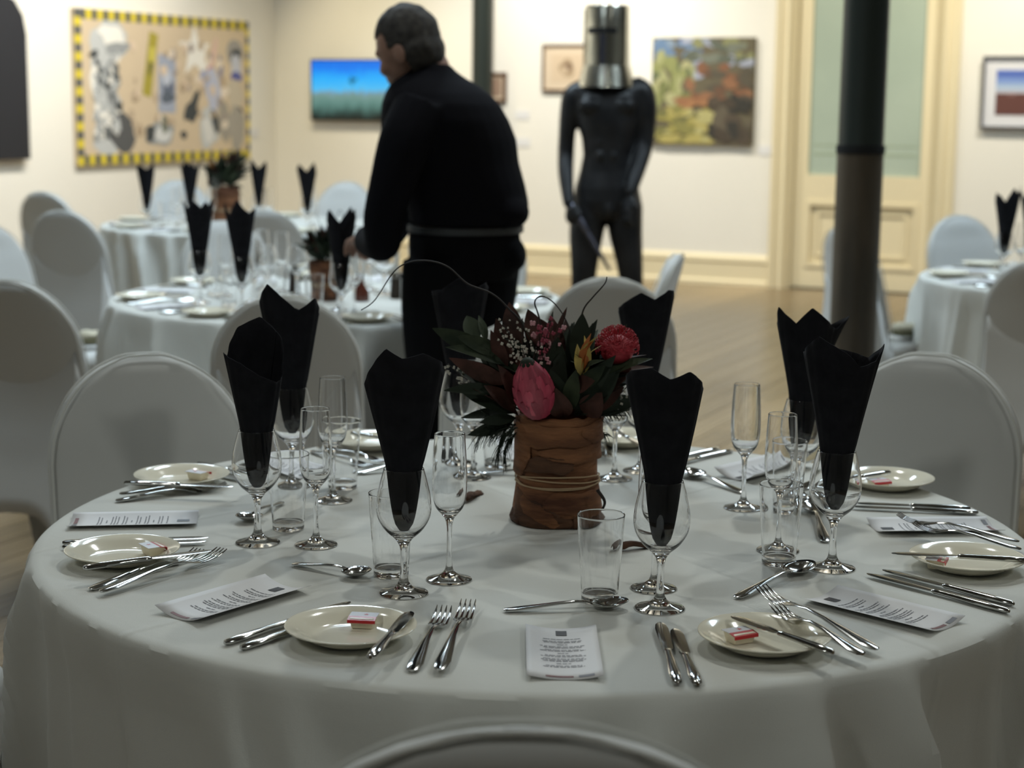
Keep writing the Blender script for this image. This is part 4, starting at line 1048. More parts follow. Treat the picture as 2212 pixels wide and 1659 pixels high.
for k, (a0, a1, z0, z1, r0) in enumerate(((-175, -20, .128, .160, .0692), (-120, 30, .104, .132, .0675), (-60, 60, .134, .166, .0702), (-160, -70, .086, .110, .0670), (20, 140, .090, .150, .0688), (130, 230, .08, .16, .0690), (-110, -10, .018, .056, .0700))):
    bm = bmesh.new(); V = []
    for i in range(21):
        f = i / 20; a = radians(a0 + (a1 - a0) * f); w_ = min(1, 6 * f, 6 * (1 - f))
        n1, n2 = noise.noise(Vector((f * 4, k * 3.1, 0))) * .007, noise.noise(Vector((f * 5, k * 7.7, 4))) * .007
        zl, zh = z0 + n1 + (z1 - z0) * .4 * (1 - w_), z1 + n2 - (z1 - z0) * .4 * (1 - w_)
        V.append([bm.verts.new(((r0 + (.0016 if j in (0, 4) else 0) * w_) * cos(a), (r0 + (.0016 if j in (0, 4) else 0) * w_) * sin(a), zl + (zh - zl) * j / 4)) for j in range(5)])
    for r_, q in zip(V, V[1:]):
        for j in range(4): bm.faces.new((r_[j], q[j], q[j + 1], r_[j + 1]))
    ob = obj('bark_strip', bm, M['bark'] if k != 3 else M['bark_dark'], ar); md = ob.modifiers.new('t', 'SOLIDIFY'); md.thickness = .0012
for k, (z, tilt) in enumerate(((0.066, 0.006), (0.070, -0.004), (0.062, 0.001), (0.072, 0.008))):
    bm = bmesh.new(); pts = []
    for i in range(49):
        a = 2 * pi * i / 48; f = 1 + 0.05 * noise.noise(Vector((cos(a) * 2.2, sin(a) * 2.2, z * 14)))
        pts.append((0.0660 * f * cos(a), 0.0660 * f * sin(a), z + tilt * sin(a + k), 0.0011))
    tube(bm, pts, 6, 1); obj('twine', bm, M['twine'], vase)
def leaf(base, tip, width, m, bend=0.15, roll=0.0, name='leaf', parent=ar, n=9, face=(0, -0.35, 1)):
    base, tip = Vector(base), Vector(tip); d = tip - base; L = d.length; x = d.normalized()
    up = Vector(face); up = (up - x * up.dot(x)); up = up.normalized() if up.length > 1e-3 else x.orthogonal()
    up = Matrix.Rotation(roll, 3, x) @ up; s_ = x.cross(up)
    bm = bmesh.new(); L3 = []
    for i in range(n + 1):
        f = i / n; w = width * (sin(pi * min(1, f ** 0.85)) ** 0.85) if 0 < i < n else width * 0.03
        c = base + d * f + up * (bend * L * sin(pi * f))
        L3.append([bm.verts.new(c - s_ * w + up * w * 0.28), bm.verts.new(c), bm.verts.new(c + s_ * w + up * w * 0.28)])
    for a, b_ in zip(L3, L3[1:]):
        for j in range(2): bm.faces.new((a[j], a[j + 1], b_[j + 1], b_[j]))
    return obj(name, bm, m, parent)
neck = lambda a, r=0.04: Vector((r * cos(a), r * sin(a), 0.165))
# protea: overlapping pink bracts round a dark tip
pb, pt_ = AP(1165, 896, -0.05), AP(1138, 784, -0.080); ax = (pt_ - pb).normalized()
pro = empty('protea', (0, 0, 0)); pro.parent = ar
PQ = ax.to_track_quat('Z', 'Y').to_matrix(); PLn = (pt_ - pb).length
prof = lambda f: 0.0285 * (sin(pi * min(1, 0.16 + 0.80 * f)) ** 0.75)
bm = lathe([(0, 0)] + [(prof(f) * 0.93, PLn * f) for f in [i / 14 for i in range(0, 13)]] + [(0, PLn * 0.87)], 28)
for v in bm.verts: v.co = pb + PQ @ v.co
obj('flower_core', bm, M['pink'], pro)
for ring, (f0, f1, cnt, wd) in enumerate(((0.0, 0.42, 10, .013), (0.12, 0.62, 11, .0125), (0.28, 0.80, 11, .012), (0.42, 0.95, 10, .0105), (0.52, 1.02, 9, .0080))):
    for k in range(cnt):
        a = 2 * pi * (k + 0.5 * (ring % 2)) / cnt + 0.2; bm = bmesh.new(); rows = []
        for i in range(7):
            u = i / 6; f = f0 + (f1 - f0) * u; r = prof(min(f, 1.0)) + 0.0008 + 0.0022 * u ** 2
            w = wd * (sin(pi * (0.18 + 0.78 * u)) ** 0.7)
            row = []
            for j in (-1, 0, 1):
                aa = a + j * w / max(r, 0.010)
                row.append(bm.verts.new(pb + PQ @ Vector((r * cos(aa) * (1 if j else 1.07), r * sin(aa) * (1 if j else 1.07), PLn * f))))
            rows.append(row)
        for r0, r1 in zip(rows, rows[1:]):
            for j in range(2): bm.faces.new((r0[j], r0[j + 1], r1[j + 1], r1[j]))
        q = obj('bract', bm, M['pink'] if ring > 0 else add_noise(mat('base_bract', (.4, .15, .1), .6), (.30, .10, .07), (.42, .16, .10), 20) if False else M['pink'], pro)
bm = bmesh.new(); ellipsoid(bm, pb + ax * PLn * 0.93, (0.0125, 0.0125, 0.013)); obj('dark_tip', bm, M['leaf_dark'], pro)
# crimson pincushion: hundreds of curled styles on a dome
pc = AP(1333, 752, -0.02); pin = empty('pincushion'); pin.parent = ar
bm = bmesh.new(); ellipsoid(bm, pc + Vector((0, 0, -0.004)), (0.0265, 0.0265, 0.023)); obj('flower_dome', bm, M['crimson'], pin)
bm = bmesh.new(); rr = random.Random(5)
for q in range(260):
    z_ = rr.uniform(-0.25, 1); a = rr.uniform(0, 2 * pi); rr_ = sqrt(max(0, 1 - z_ * z_)); d = Vector((rr_ * cos(a), rr_ * sin(a), z_))
    p0 = pc + d * 0.022; p1 = pc + d * 0.031; side = d.orthogonal().normalized(); side.rotate(Matrix.Rotation(rr.uniform(0, 6), 3, d))
    p2 = pc + d * 0.0345 + side * 0.003 + Vector((0, 0, 0.001)); p3 = pc + d * 0.033 + side * 0.0062
    tube(bm, [(*p0, .0006), (*p1, .0006), (*p2, .00055), (*p3, .0005)], 4, 2)
q = obj('curled_styles', bm, M['crimson'], pin); q['kind'] = 'stuff'
# yellow and orange cone flower
yb = AP(1258, 812, -0.05); yel = empty('leucadendron'); yel.parent = ar
for k, (tx, ty, w, m) in enumerate(((1262, 727, .007, 'yellow'), (1277, 722, .007, 'orange'), (1292, 728, .006, 'yellow'), (1247, 745, .007, 'yellow'), (1284, 735, .007, 'orange'), (1270, 742, .007, 'yellow'), (1300, 748, .005, 'yellow'), (1240, 765, .006, 'leaf_grey'), (1306, 780, .006, 'leaf_grey'), (1232, 782, .006, 'leaf_green'))):
    leaf(yb + Vector((rr.uniform(-.004, .004), rr.uniform(-.004, .004), 0)), AP(tx, ty, -0.055 - 0.012 * (k % 3)), w, M[m], 0.16, rr.uniform(-.7, .7), 'bract', yel, 7)
bm = bmesh.new(); ellipsoid(bm, AP(1262, 780, -0.055), (.008, .008, .013)); obj('flower_heart', bm, M['orange'], yel)
# waxflowers: pink cluster and white sprays
def spray(name, pts, m, cnt, size, parent=ar, spread=0.011):
    o = empty(name); o.parent = parent
    bm = bmesh.new(); tube(bm, [(*p, .0009) for p in pts], 5, 3); obj('stalk', bm, M['twig'], o)
    bm = bmesh.new(); P_ = smooth_path([tuple(p) for p in pts], 8)
    for q in range(cnt):
        p = Vector(P_[int(len(P_) * (0.35 + 0.65 * rr.random())) - 1]) + Vector([rr.gauss(0, spread) * 0.6 for _ in range(3)])
        s_ = size * rr.uniform(.6, 1.2)
        for k in range(4):
            a = k * pi / 2 + rr.random(); ellipsoid(bm, p + Vector((cos(a), 0, sin(a))) * s_ * 0.7, (s_ * .7, s_ * .4, s_ * .7), None, 6, 4)
    q = obj('blossoms', bm, m, o); q['kind'] = 'stuff'
spray('waxflower', [neck(2), AP(1168, 760, -.02), AP(1160, 690, -.02)], M['pale_pink'], 8, .0036, ar, .015)
spray('waxflower', [neck(1), AP(1180, 770, -.03), AP(1190, 695, -.03)], M['wax'], 26, .0032, ar, .013)
spray('waxflower', [neck(2), AP(1185, 770, -.03), AP(1208, 720, -.03)], M['pale_pink'], 9, .0034, ar, .010)
spray('white_filler_sprig', [neck(3), AP(1130, 770, -.04), AP(1128, 690, -.04)], M['white_flower'], 30, .0019)
spray('white_filler_sprig', [neck(3), AP(1120, 760, -.04), AP(1092, 735, -.045)], M['white_flower'], 26, .0019)
spray('white_filler_sprig', [neck(3), AP(1120, 760, -.04), AP(1085, 702, -.045)], M['white_flower'], 22, .0017)
spray('white_filler_sprig', [neck(3), AP(1140, 800, -.05), AP(1128, 755, -.06)], M['white_flower'], 18, .0019)
spray('white_filler_sprig', [neck(3), AP(1150, 800, -.05), AP(1158, 752, -.06)], M['white_flower'], 16, .0019)
spray('white_filler_sprig', [neck(3.3), AP(1020, 830, 0), AP(968, 788, -.01)], M['white_flower'], 26, .0018)
spray('white_filler_sprig', [neck(3.3), AP(1040, 850, 0), AP(985, 825, -.01)], M['white_flower'], 26, .0018)
spray('white_filler_sprig', [neck(0), AP(1310, 880, 0), AP(1345, 878, -.01)], M['white_flower'], 40, .0018)
spray('white_filler_sprig', [neck(0), AP(1320, 870, 0), AP(1356, 836, 0)], M['white_flower'], 26, .0018)
spray('white_filler_sprig', [neck(0), AP(1310, 900, 0), AP(1352, 900, 0)], M['white_flower'], 26, .0017)
# the leaves that read one by one in the photo: base px, tip px, half width, material, depth offset
LV = [((1060, 760), (934, 711), .015, 'leaf_green', .0), ((1080, 770), (985, 728), .013, 'leaf_green', -.02), ((1030, 738), (1008, 684), .015, 'leaf_grey', .03), ((1050, 740), (1034, 683), .007, 'leaf_grey', .03),
      ((1090, 790), (962, 752), .012, 'leaf_green', -.03), ((1100, 830), (970, 775), .014, 'leaf_red', -.03), ((1090, 850), (958, 846), .011, 'leaf_dark', -.05), ((1100, 800), (1072, 690), .014, 'leaf_red', .0),
      ((1120, 760), (1100, 655), .017, 'leaf_red', .03), ((1095, 800), (1060, 715), .011, 'leaf_red', -.02), ((1105, 860), (1010, 780), .016, 'leaf_dark', -.02), ((1115, 880), (1075, 790), .014, 'leaf_red', -.06),
      ((1120, 900), (1000, 830), .015, 'leaf_red', -.04), ((1110, 895), (1015, 865), .010, 'leaf_dark', -.04), ((1110, 890), (995, 905), .010, 'leaf_dark', .0), ((1115, 905), (1035, 915), .009, 'leaf_dark', -.03),
      ((1110, 910), (1010, 942), .011, 'leaf_dark', .0), ((1170, 760), (1140, 670), .016, 'leaf_red', .02), ((1190, 760), (1165, 690), .016, 'leaf_red', .03), ((1190, 800), (1195, 690), .018, 'leaf_red', .02), ((1200, 730), (1225, 665), .004, 'leaf_red', .02),
      ((1245, 790), (1258, 678), .017, 'leaf_dark', .0), ((1180, 860), (1205, 730), .022, 'leaf_dark', -.02), ((1200, 870), (1170, 770), .02, 'leaf_dark', .0), ((1210, 880), (1215, 760), .021, 'leaf_dark', -.03),
      ((1215, 890), (1190, 800), .018, 'leaf_dark', -.06), ((1230, 890), (1245, 800), .014, 'leaf_green', -.07), ((1220, 905), (1200, 840), .018, 'leaf_red', -.07), ((1240, 900), (1340, 800), .018, 'leaf_dark', -.05),
      ((1240, 900), (1358, 815), .017, 'leaf_red', -.04), ((1235, 880), (1330, 770), .016, 'leaf_dark', -.06), ((1250, 840), (1308, 790), .012, 'leaf_green', -.07), ((1245, 840), (1285, 825), .014, 'leaf_red', -.08), ((1250, 870), (1365, 790), .014, 'leaf_dark', -.01),
      ((1270, 890), (1378, 870), .013, 'leaf_dark', -.01), ((1290, 880), (1370, 860), .012, 'leaf_dark', .02), ((1265, 900), (1300, 850), .02, 'leaf_red', -.06), ((1120, 870), (1150, 720), .02, 'leaf_dark', .04), ((1220, 870), (1280, 700), .016, 'leaf_dark', .04), ((1230, 850), (1330, 720), .016, 'leaf_dark', .05),
      ((1100, 865), (985, 800), .017, 'leaf_dark', .0), ((1105, 875), (1000, 852), .013, 'leaf_dark', -.01), ((1110, 850), (1030, 757), .018, 'leaf_green', .01), ((1112, 890), (1045, 835), .015, 'leaf_red', -.05), ((1105, 840), (1042, 728), .016, 'leaf_dark', .01),
      ((1255, 885), (1348, 838), .018, 'leaf_red', -.03), ((1262, 862), (1322, 762), .017, 'leaf_dark', .01), ((1160, 820), (1085, 720), .018, 'leaf_dark', .02), ((1230, 800), (1235, 700), .016, 'leaf_dark', .03)]
for (bx, by), (tx, ty), w, m, dy in LV:
    leaf(AP(bx, by, dy * 0.5 - .01), AP(tx, ty, dy), w, M[m], rr.uniform(.02, .10), rr.uniform(-.6, .6), face=(0, -1, 0.55))
for q in range(60):          # the rest of the mass, all round
    a = rr.uniform(-0.35, pi + 0.35); e = rr.uniform(0.35, 1.3); L = rr.uniform(.085, .135)
    b0 = Vector((.03 * cos(a), .03 * sin(a), rr.uniform(.165, .21)))
    leaf(b0, b0 + Vector((cos(a) * cos(e), sin(a) * cos(e), sin(e))) * L, rr.uniform(.011, .019), M[rr.choice(['leaf_dark', 'leaf_red', 'leaf_green', 'leaf_dark'])], rr.uniform(.02, .15), rr.uniform(-1, 1))
# feathery fronds drooping at the left of the vase and low at the right
def frond(pts, cnt, ln, name='feathery_frond'):
    bm = bmesh.new(); tube(bm, [(*p, .0011) for p in pts], 5, 4); P_ = smooth_path([tuple(p) for p in pts], 10)
    for q in range(cnt):
        i = int((len(P_) - 2) * (0.1 + 0.9 * q / cnt)); p = Vector(P_[i]); d = (Vector(P_[i + 1]) - p).normalized()
        s_ = Vector((rr.uniform(-.4, .4), rr.uniform(-.6, .3), rr.choice([-1, -1, -.8, .5]))) + d * 0.9; s_.normalize()
        m_ = p + s_ * ln * 0.5; e = p + s_ * ln + Vector((0, 0, -ln * 0.25))
        tube(bm, [(*p, .0006), (*m_, .0006), (*e, .0003)], 3, 2)
    q = obj(name, bm, M['leaf_dark'], ar); q['kind'] = 'stuff'
frond([AP(1118, 918, -.02), AP(1075, 925, -.02), AP(1030, 942, -.02)], 60, .026)
frond([AP(1118, 925, -.03), AP(1085, 945, -.03), AP(1075, 985, -.03)], 60, .024)
frond([AP(1118, 935, -.02), AP(1095, 960, -.02), AP(1090, 1000, -.02)], 46, .02)
frond([AP(1115, 905, -.02), AP(1070, 905, -.02), AP(1040, 890, -.02)], 36, .012)
frond([AP(1280, 905, -.02), AP(1320, 895, -.02), AP(1360, 888, -.02)], 40, .012)
frond([AP(1285, 925, .0), AP(1300, 935, .0), AP(1312, 945, .0)], 20, .012)
# curly willow twigs
def twig(pts, r, name='curly_twig'):
    bm = bmesh.new(); tube(bm, [(*p, r * (1 - 0.5 * i / len(pts))) for i, p in enumerate(pts)], 6, 6); obj(name, bm, M['twig'], ar)
twig([AP(1150, 860, 0), AP(1135, 720, 0), AP(1095, 665, 0), AP(1060, 635, 0), AP(1010, 615, .01), AP(970, 580, .02), AP(930, 566, .03), AP(885, 568, .04), AP(850, 590, .05), AP(810, 650, .06), AP(780, 672, .06)], .0016)
twig([AP(1190, 800, 0), AP(1165, 690, 0), AP(1155, 655, 0), AP(1170, 642, 0), AP(1195, 655, 0), AP(1218, 685, 0), AP(1232, 720, 0)], .0013)
twig([AP(1250, 720, 0), AP(1260, 672, 0), AP(1280, 645, 0), AP(1298, 625, 0), AP(1308, 612, 0), AP(1311, 600, 0)], .0014)
twig([AP(1290, 1060, -.07), AP(1306, 1085, -.075), AP(1300, 1105, -.08)], .003, 'bark_curl')
# fallen bits of bark on the cloth
def bark_bit(px0, px1, w, lab):
    a, b_ = G(*px0), G(*px1); d = b_ - a; bm = bmesh.new(); n = Vector((-d.y, d.x, 0)).normalized(); V = []
    for i in range(9):
        f = i / 8; c = d * f; ww = w * (0.75 + 0.35 * noise.noise(Vector((f * 4, w * 900, 0)))) * (0.5 if i in (0,) else 1)
        V.append([bm.verts.new((c.x + n.x * ww * s_, c.y + n.y * ww * s_, 0.001 + 0.008 * (1 - s_ * s_ * .8) + 0.004 * sin(f * 5))) for s_ in (-1, -.4, .3, 1)])
    for r0, r1 in zip(V, V[1:]):
        for j in range(3): bm.faces.new((r0[j], r0[j + 1], r1[j + 1], r1[j]))
    o = obj('bark_flake', bm, M['bark_dark'], None, True, (a.x, a.y, TAB_Z + .0015)); md = o.modifiers.new('t', 'SOLIDIFY'); md.thickness = .0012
    tag(o, lab, 'bark')
bark_bit((1330, 1192), (1420, 1182), .014, 'dry brown bark flake on the cloth, seen between the tumbler and the wine glass')
bark_bit((1003, 1088), (1034, 1066), .012, 'small dark bark flake on the cloth left of the flower arrangement')
bark_bit((1296, 960), (1306, 975), .010, 'tiny dark flake on the cloth behind the bark-wrapped vase')

# ================================================================ the other tables' settings
gw = {2: 'glassware on the table the person leans over', 4: 'glassware on the far table', 3: 'glassware on the table past the column'}
TN_ = {2: 'the shaker table', 4: 'the far collage table', 3: 'the table past the column'}
nap_protos = []
def far_napkin(p, seed, label, k):
    rg = random.Random(seed); H = {a: rg.uniform(.27, .30) + (.045 if i % 2 else 0) for i, a in enumerate((-170, -120, -75, -35, 10, 55, 100, 140))}
    o = obj('napkin', make_napkin(H, (), .088, 400, rg.uniform(.8, 1.1)), M['napkin'], None, True, (p.x, p.y, TAB_Z)); o.rotation_euler = (0, 0, rg.uniform(0, 6)); md = o.modifiers.new('t', 'SOLIDIFY'); md.thickness = .0012
    tag(o, label, 'napkin', 'black napkins on ' + TN_[k])
FARW = {2: [((433, 655), 'leftmost'), ((523, 672), 'second from the left'), ((738, 690), 'beside the hand of the person'), ((1040, 668), 'behind the legs of the person')],
        4: [((318, 493), 'leftmost'), ((412, 489), 'second from the left'), ((560, 487), 'second from the right'), ((664, 498), 'rightmost')],
        3: [((2166, 597), 'first past the column'), ((2222, 590), 'at the picture edge')]}
for k in FARW:
    for i, (px, w) in enumerate(FARW[k]):
        p = G(*px); put('wine_glass', p, 'wine glass under a black napkin, ' + w + ' on ' + TN_[k], gw[k])
        far_napkin(p, 50 * k + i, 'black napkin cone, ' + w + ' on ' + TN_[k], k)
def ring_items(k, T, a0, skip=()):
    for i in range(8):
        if i in skip: continue
        a = radians(a0 + 45 * i); out = Vector((cos(a), sin(a), 0)); rt = Vector((-sin(a), cos(a), 0)); B = Vector((T.x, T.y, TAB_Z))
        q = lambda x, r: B + out * r + rt * x
        w = ('right', 'far right', 'far', 'far left', 'left', 'near left', 'near', 'near right')[int(round((a0 + 45 * i) / 45.0)) % 8]
        n_ = TN_[k]; e = ' at the ' + w + ' seat of ' + n_
        put('champagne_flute', q(.10, .36), 'clear champagne flute' + e, 'flutes on ' + n_)
        put('tumbler', q(.04, .42), 'clear tumbler' + e, 'tumblers on ' + n_)
        put('bread_plate', q(-.24, .60), 'cream bread plate' + e, 'bread plates on ' + n_)
        copy_lay(KNP, q(.13, .70), a + pi, 'inner steel knife' + e, 'knives on ' + n_)
        copy_lay(KNP, q(.155, .70), a + pi, 'outer steel knife' + e, 'knives on ' + n_)
        copy_lay(FKP, q(-.13, .69), a + pi, 'inner steel fork' + e, 'forks on ' + n_)
        copy_lay(FKP, q(-.155, .69), a + pi, 'outer steel fork' + e, 'forks on ' + n_)
        copy_lay(MNP, q(0, .61), a + pi / 2, 'white menu card' + e, 'menu cards on ' + n_, .001)
KNP = [o for o in COL.objects if o.name.startswith('dinner_knife') and o.parent is None][0]
FKP = [o for o in COL.objects if o.name.startswith('fork') and o.parent is None][0]
MNP = [o for o in COL.objects if o.name.startswith('menu_card') and o.parent is None][0]
def copy_lay(proto, p, rz, label, group, dz=.0006):
    o = copy_tree(proto); o.location = (p.x, p.y, TAB_Z + dz); o.rotation_euler = (0, 0, rz); tag(o, label, o['category'], group)
ring_items(2, T2, -100); ring_items(4, T4, -80, (2, 3)); ring_items(3, T3, 150, (3, 4, 5))
# more clear glasses clustered in the middle of the table the person leans over
MID = ('left of the dark shaker', 'behind the dark shaker', 'leftmost of the cluster', 'right of the dark shaker', 'in front of the dark shaker', 'beside the glass under the hand', 'behind the pepper shaker', 'behind the amber bottle', 'in front of the cluster')
for i, (px, kd) in enumerate((((575, 640), 'wine_glass'), ((610, 632), 'champagne_flute'), ((560, 628), 'tumbler'), ((642, 640), 'wine_glass'), ((600, 655), 'tumbler'), ((765, 682), 'champagne_flute'), ((830, 636), 'wine_glass'), ((800, 628), 'champagne_flute'), ((545, 655), 'champagne_flute'))):
    put(kd, G(*px), 'clear ' + kd.replace('_', ' ') + ' on the shaker table, ' + MID[i], 'glasses in the middle of the table the person leans over')
# shakers and bottle
def shaker(px, fill, lab):
    p = G(*px); o = empty('shaker', (p.x, p.y, TAB_Z + .0005)); tag(o, lab, 'shaker')
    obj('body', lathe([(0, 0), (.019, 0), (.020, .004), (.017, .05), (.016, .068), (0, .068)], 24), fill, o)
    obj('cap', lathe([(0, .068), (.0175, .068), (.0175, .078), (.012, .088), (0, .09)], 24), M['steel'], o)
shaker((855, 645), M['pepper'], 'small pepper shaker beside the trousers of the person, on the same table as the hand')
shaker((874, 645), M['salt'], 'small salt shaker beside the trousers of the person, next to the pepper')
shaker((636, 632), M['pepper'], 'small dark shaker behind the notched napkin, on the table the person leans over')
p = G(780, 650); o = empty('sauce_bottle', (p.x, p.y, TAB_Z + .0005)); tag(o, 'small dark amber bottle by the hand of the person', 'bottle')
obj('body', lathe([(0, 0), (.026, 0), (.028, .006), (.026, .03), (.012, .055), (.008, .065), (.008, .078), (0, .078)], 24), M['amber'], o)
obj('cap', lathe([(0, .078), (.009, .078), (.009, .09), (0, .09)], 16), M['dark'], o)
# two more arrangements
c = copy_tree(ar, None, ('pincushion', 'protea', 'leucadendron')); p = G(700, 648); c.location = (p.x, p.y, TAB_Z + .002); c.rotation_euler = (0, 0, 2.2); c.scale = (0.7, 0.7, 0.75)
tag(c, 'dark flower arrangement in a bark-wrapped vase under the hand of the stooping person', 'flowers')
c = copy_tree(ar, None, ('pincushion', 'protea', 'curly_twig')); c.location = (-1.50, 9.04, TAB_Z + .002); c.rotation_euler = (0, 0, -2.0); c.scale = (1.05, 1.05, 1.15)
tag(c, 'olive and brown flower arrangement on the far table below the collage', 'flowers')
# ================================================================ the stooping person
MY = 4.86
def B(px, py, dy=0.0):
    p = D(px, py, MY); return Vector((p.x, p.y + dy, p.z))
PERSON_AT = Vector((B(1000, 600).x, MY, 0))
man = empty('person', PERSON_AT); tag(man, 'person in black jumper and trousers stooping over a laid table, arm reaching to the flowers', 'person')
mp_ = MY / F_PX / cos(PITCH) * 1.0
def torso_rings(rows, grow, n=28):
    out = []
    for y, xl, xr, b_, dy in rows:
        c = B((xl + xr) / 2, y, dy); a = (xr - xl) / 2 * MY / F_PX + grow
        out.append([Vector((c.x + a * cos(2 * pi * k / n), c.y + (b_ + grow) * sin(2 * pi * k / n), c.z)) for k in range(n)])
    return out
TORSO = [(600, 893, 1108, .12, 0), (560, 887, 1116, .145, 0), (520, 885, 1119, .155, 0), (490, 888, 1122, .16, 0), (465, 888, 1134, .165, 0), (440, 882, 1138, .17, 0), (400, 862, 1130, .18, 0), (350, 840, 1116, .19, 0), (300, 830, 1110, .195, 0),
         (260, 828, 1094, .20, 0), (225, 830, 1074, .19, 0), (202, 838, 1052, .165, 0), (184, 848, 1028, .13, 0), (168, 864, 1000, .095, 0), (152, 882, 978, .072, 0), (138, 890, 966, .066, 0)]
def limb(bm, pts, grow=0.0, seg=14, n=5):
    tube(bm, [(*B(x, y, dy), r + grow) for x, y, dy, r in pts], seg, n)
ARM_N = [(915, 240, -.15, .075), (884, 300, -.20, .066), (862, 380, -.21, .060), (838, 460, -.19, .050), (836, 512, -.15, .048), (815, 522, -.04, .046), (788, 522, .08, .036)]
ARM_F = [(900, 240, .16, .072), (862, 310, .22, .062), (852, 400, .25, .055), (846, 480, .28, .05), (815, 535, .33, .042), (790, 545, .40, .034)]
LEG_N = [(952, 560, -.075, .098), (946, 660, -.08, .094), (944, 800, -.085, .076), (946, 920, -.075, .062), (950, 1050, -.06, .060), (954, 1215, -.05, .040)]
LEG_F = [(1050, 560, .06, .094), (1042, 660, .06, .088), (1036, 800, .055, .072), (1040, 920, .06, .060), (1048, 1050, .08, .058), (1056, 1222, .10, .040)]
def hand(bm, w, d, spread, s=1.0):
    """palm and five bent fingers from the wrist w along d"""
    d = d.normalized(); side = d.cross(Z).normalized(); up = side.cross(d)
    tube(bm, [(*w, .026 * s), (*(w + d * .03), .031 * s), (*(w + d * .065), .036 * s), (*(w + d * .092), .031 * s)], 12, 3, 0.55, up)
    for k, (o, L) in enumerate(((-.029, .070), (-.010, .080), (.010, .076), (.028, .060))):
        p0 = w + d * .080 + side * o * s; p1 = w + d * (.088 + L * .45) + side * o * 1.15 * s - up * .006; p2 = p1 + (d * .62 - up * .78) * L * .36; p3 = p2 + (d * .15 - up * .98) * L * .30
        tube(bm, [(*p0, .0095 * s), (*p1, .0088 * s), (*p2, .0080 * s), (*p3, .0068 * s)], 8, 3)
    s_ = spread
    p0 = w + d * .02 + side * s_ * .022; p1 = w + d * .052 + side * s_ * .047 - up * .012; p2 = w + d * .088 + side * s_ * .050 - up * .030
    tube(bm, [(*p0, .013 * s), (*p1, .011 * s), (*p2, .0085 * s)], 8, 3)
bm = bmesh.new()
loft(bm, torso_rings(TORSO, -0.012))
for L_ in (ARM_N, ARM_F, LEG_N, LEG_F): limb(bm, L_, -0.008)
tube(bm, [(*B(938, 196, 0), .06), (*B(924, 150, 0), .062), (*B(892, 112, 0), .060)], 14, 3)
hc = B(880, 92, 0.0)
face_dir = Vector((-0.86, 0.38, -0.36)).normalized()
HM = Matrix((face_dir, Vector((0.30, 0.95, 0.0)).normalized(), Z)).transposed(); fx = face_dir; fs = face_dir.cross(Z).normalized(); fu = fs.cross(face_dir).normalized()
ellipsoid(bm, hc, (.088, .076, .090))
hq = Matrix((fx, -fs, fu)).transposed().to_quaternion()
ellipsoid(bm, hc + fx * .030 - fu * .045, (.060, .058, .070), hq)
ellipsoid(bm, hc + fx * .062 - fu * .098, (.026, .030, .020), hq)           # chin
tube(bm, [(*(hc + fx * .082 - fu * .018), .008), (*(hc + fx * .098 - fu * .045), .012), (*(hc + fx * .090 - fu * .055), .011)], 8, 3)   # nose
for s_ in (-1, 1):
    ellipsoid(bm, hc + fx * .074 + fs * s_ * .032 - fu * .004, (.016, .022, .010), hq)      # brow
    ellipsoid(bm, hc + fx * .066 + fs * s_ * .038 - fu * .050, (.02, .02, .024), hq)        # cheek
    ellipsoid(bm, hc - fx * .005 + fs * s_ * .078 - fu * .035, (.018, .008, .032), hq)      # ear
ellipsoid(bm, hc + fx * .084 - fu * .072, (.010, .024, .005), hq); ellipsoid(bm, hc + fx * .082 - fu * .083, (.010, .020, .005), hq)   # lips
hand(bm, B(790, 522, .075), Vector((-.30, .90, -.10)), 1, 1.0)
hand(bm, B(792, 545, .39), Vector((-.25, .92, -.15)), -1, 1.0)
for x, y, dy in ((954, 1215, -.05), (1056, 1222, .10)):
    c = B(x, y, dy); tube(bm, [(c.x + .05, c.y, .045, .036), (c.x - .03, c.y + .03, .045, .040), (c.x - .15, c.y + .09, .032, .030), (c.x - .19, c.y + .11, .026, .022)], 12, 3)
def fused(name, bm, vox, m, parent, smooth=4):
    off = parent.location
    for v in bm.verts: v.co -= off
    return fuse(name, bm, vox, m, parent, smooth)
body = fused('body', bm, .0062, M['skin'], man, 3)
for s_ in (-1, 1):
    bm = bmesh.new(); ellipsoid(bm, hc + fx * .073 + fs * s_ * .031 - fu * .020 - PERSON_AT, (.010, .010, .010)); obj('eye', bm, M['mat_board'], man)
    bm = bmesh.new(); ellipsoid(bm, hc + fx * .081 + fs * s_ * .0315 - fu * .020 - PERSON_AT, (.004, .004, .004)); obj('pupil', bm, M['slot'], man)
# jumper with rucked hem and sleeves, collar
bm = bmesh.new(); loft(bm, torso_rings([(484, 888, 1124, .163, 0)] + TORSO[4:], 0.006)); limb(bm, ARM_N[:-1] + [(792, 522, .06, .042)], 0.004); limb(bm, ARM_F[:-1] + [(795, 544, .37, .040)], 0.004)
ellipsoid(bm, B(1098, 455, -.06), (.06, .09, .05)); ellipsoid(bm, B(832, 428, -.2), (.034, .05, .05))
jm = fused('jumper', bm, .009, M['jumper'], man, 3)
bm = bmesh.new(); loft(bm, torso_rings(TORSO[:4], 0.004)); limb(bm, LEG_N, 0.006); limb(bm, LEG_F, 0.006); ellipsoid(bm, B(1112, 550, -.02), (.034, .10, .045))
tr = fused('trousers', bm, .009, M['trouser'], man, 3)
bm = bmesh.new(); loft(bm, torso_rings([(500, 887, 1123, .162, 0), (486, 888, 1124, .163, 0)], 0.010))
for v in bm.verts: v.co -= PERSON_AT
obj('belt', bm, M['belt'], man)
bm = bmesh.new()
ellipsoid(bm, hc - fx * .006 + fu * .014, (.091, .082, .092), hq); ellipsoid(bm, hc - fx * .022 - fu * .030, (.072, .079, .080), hq)
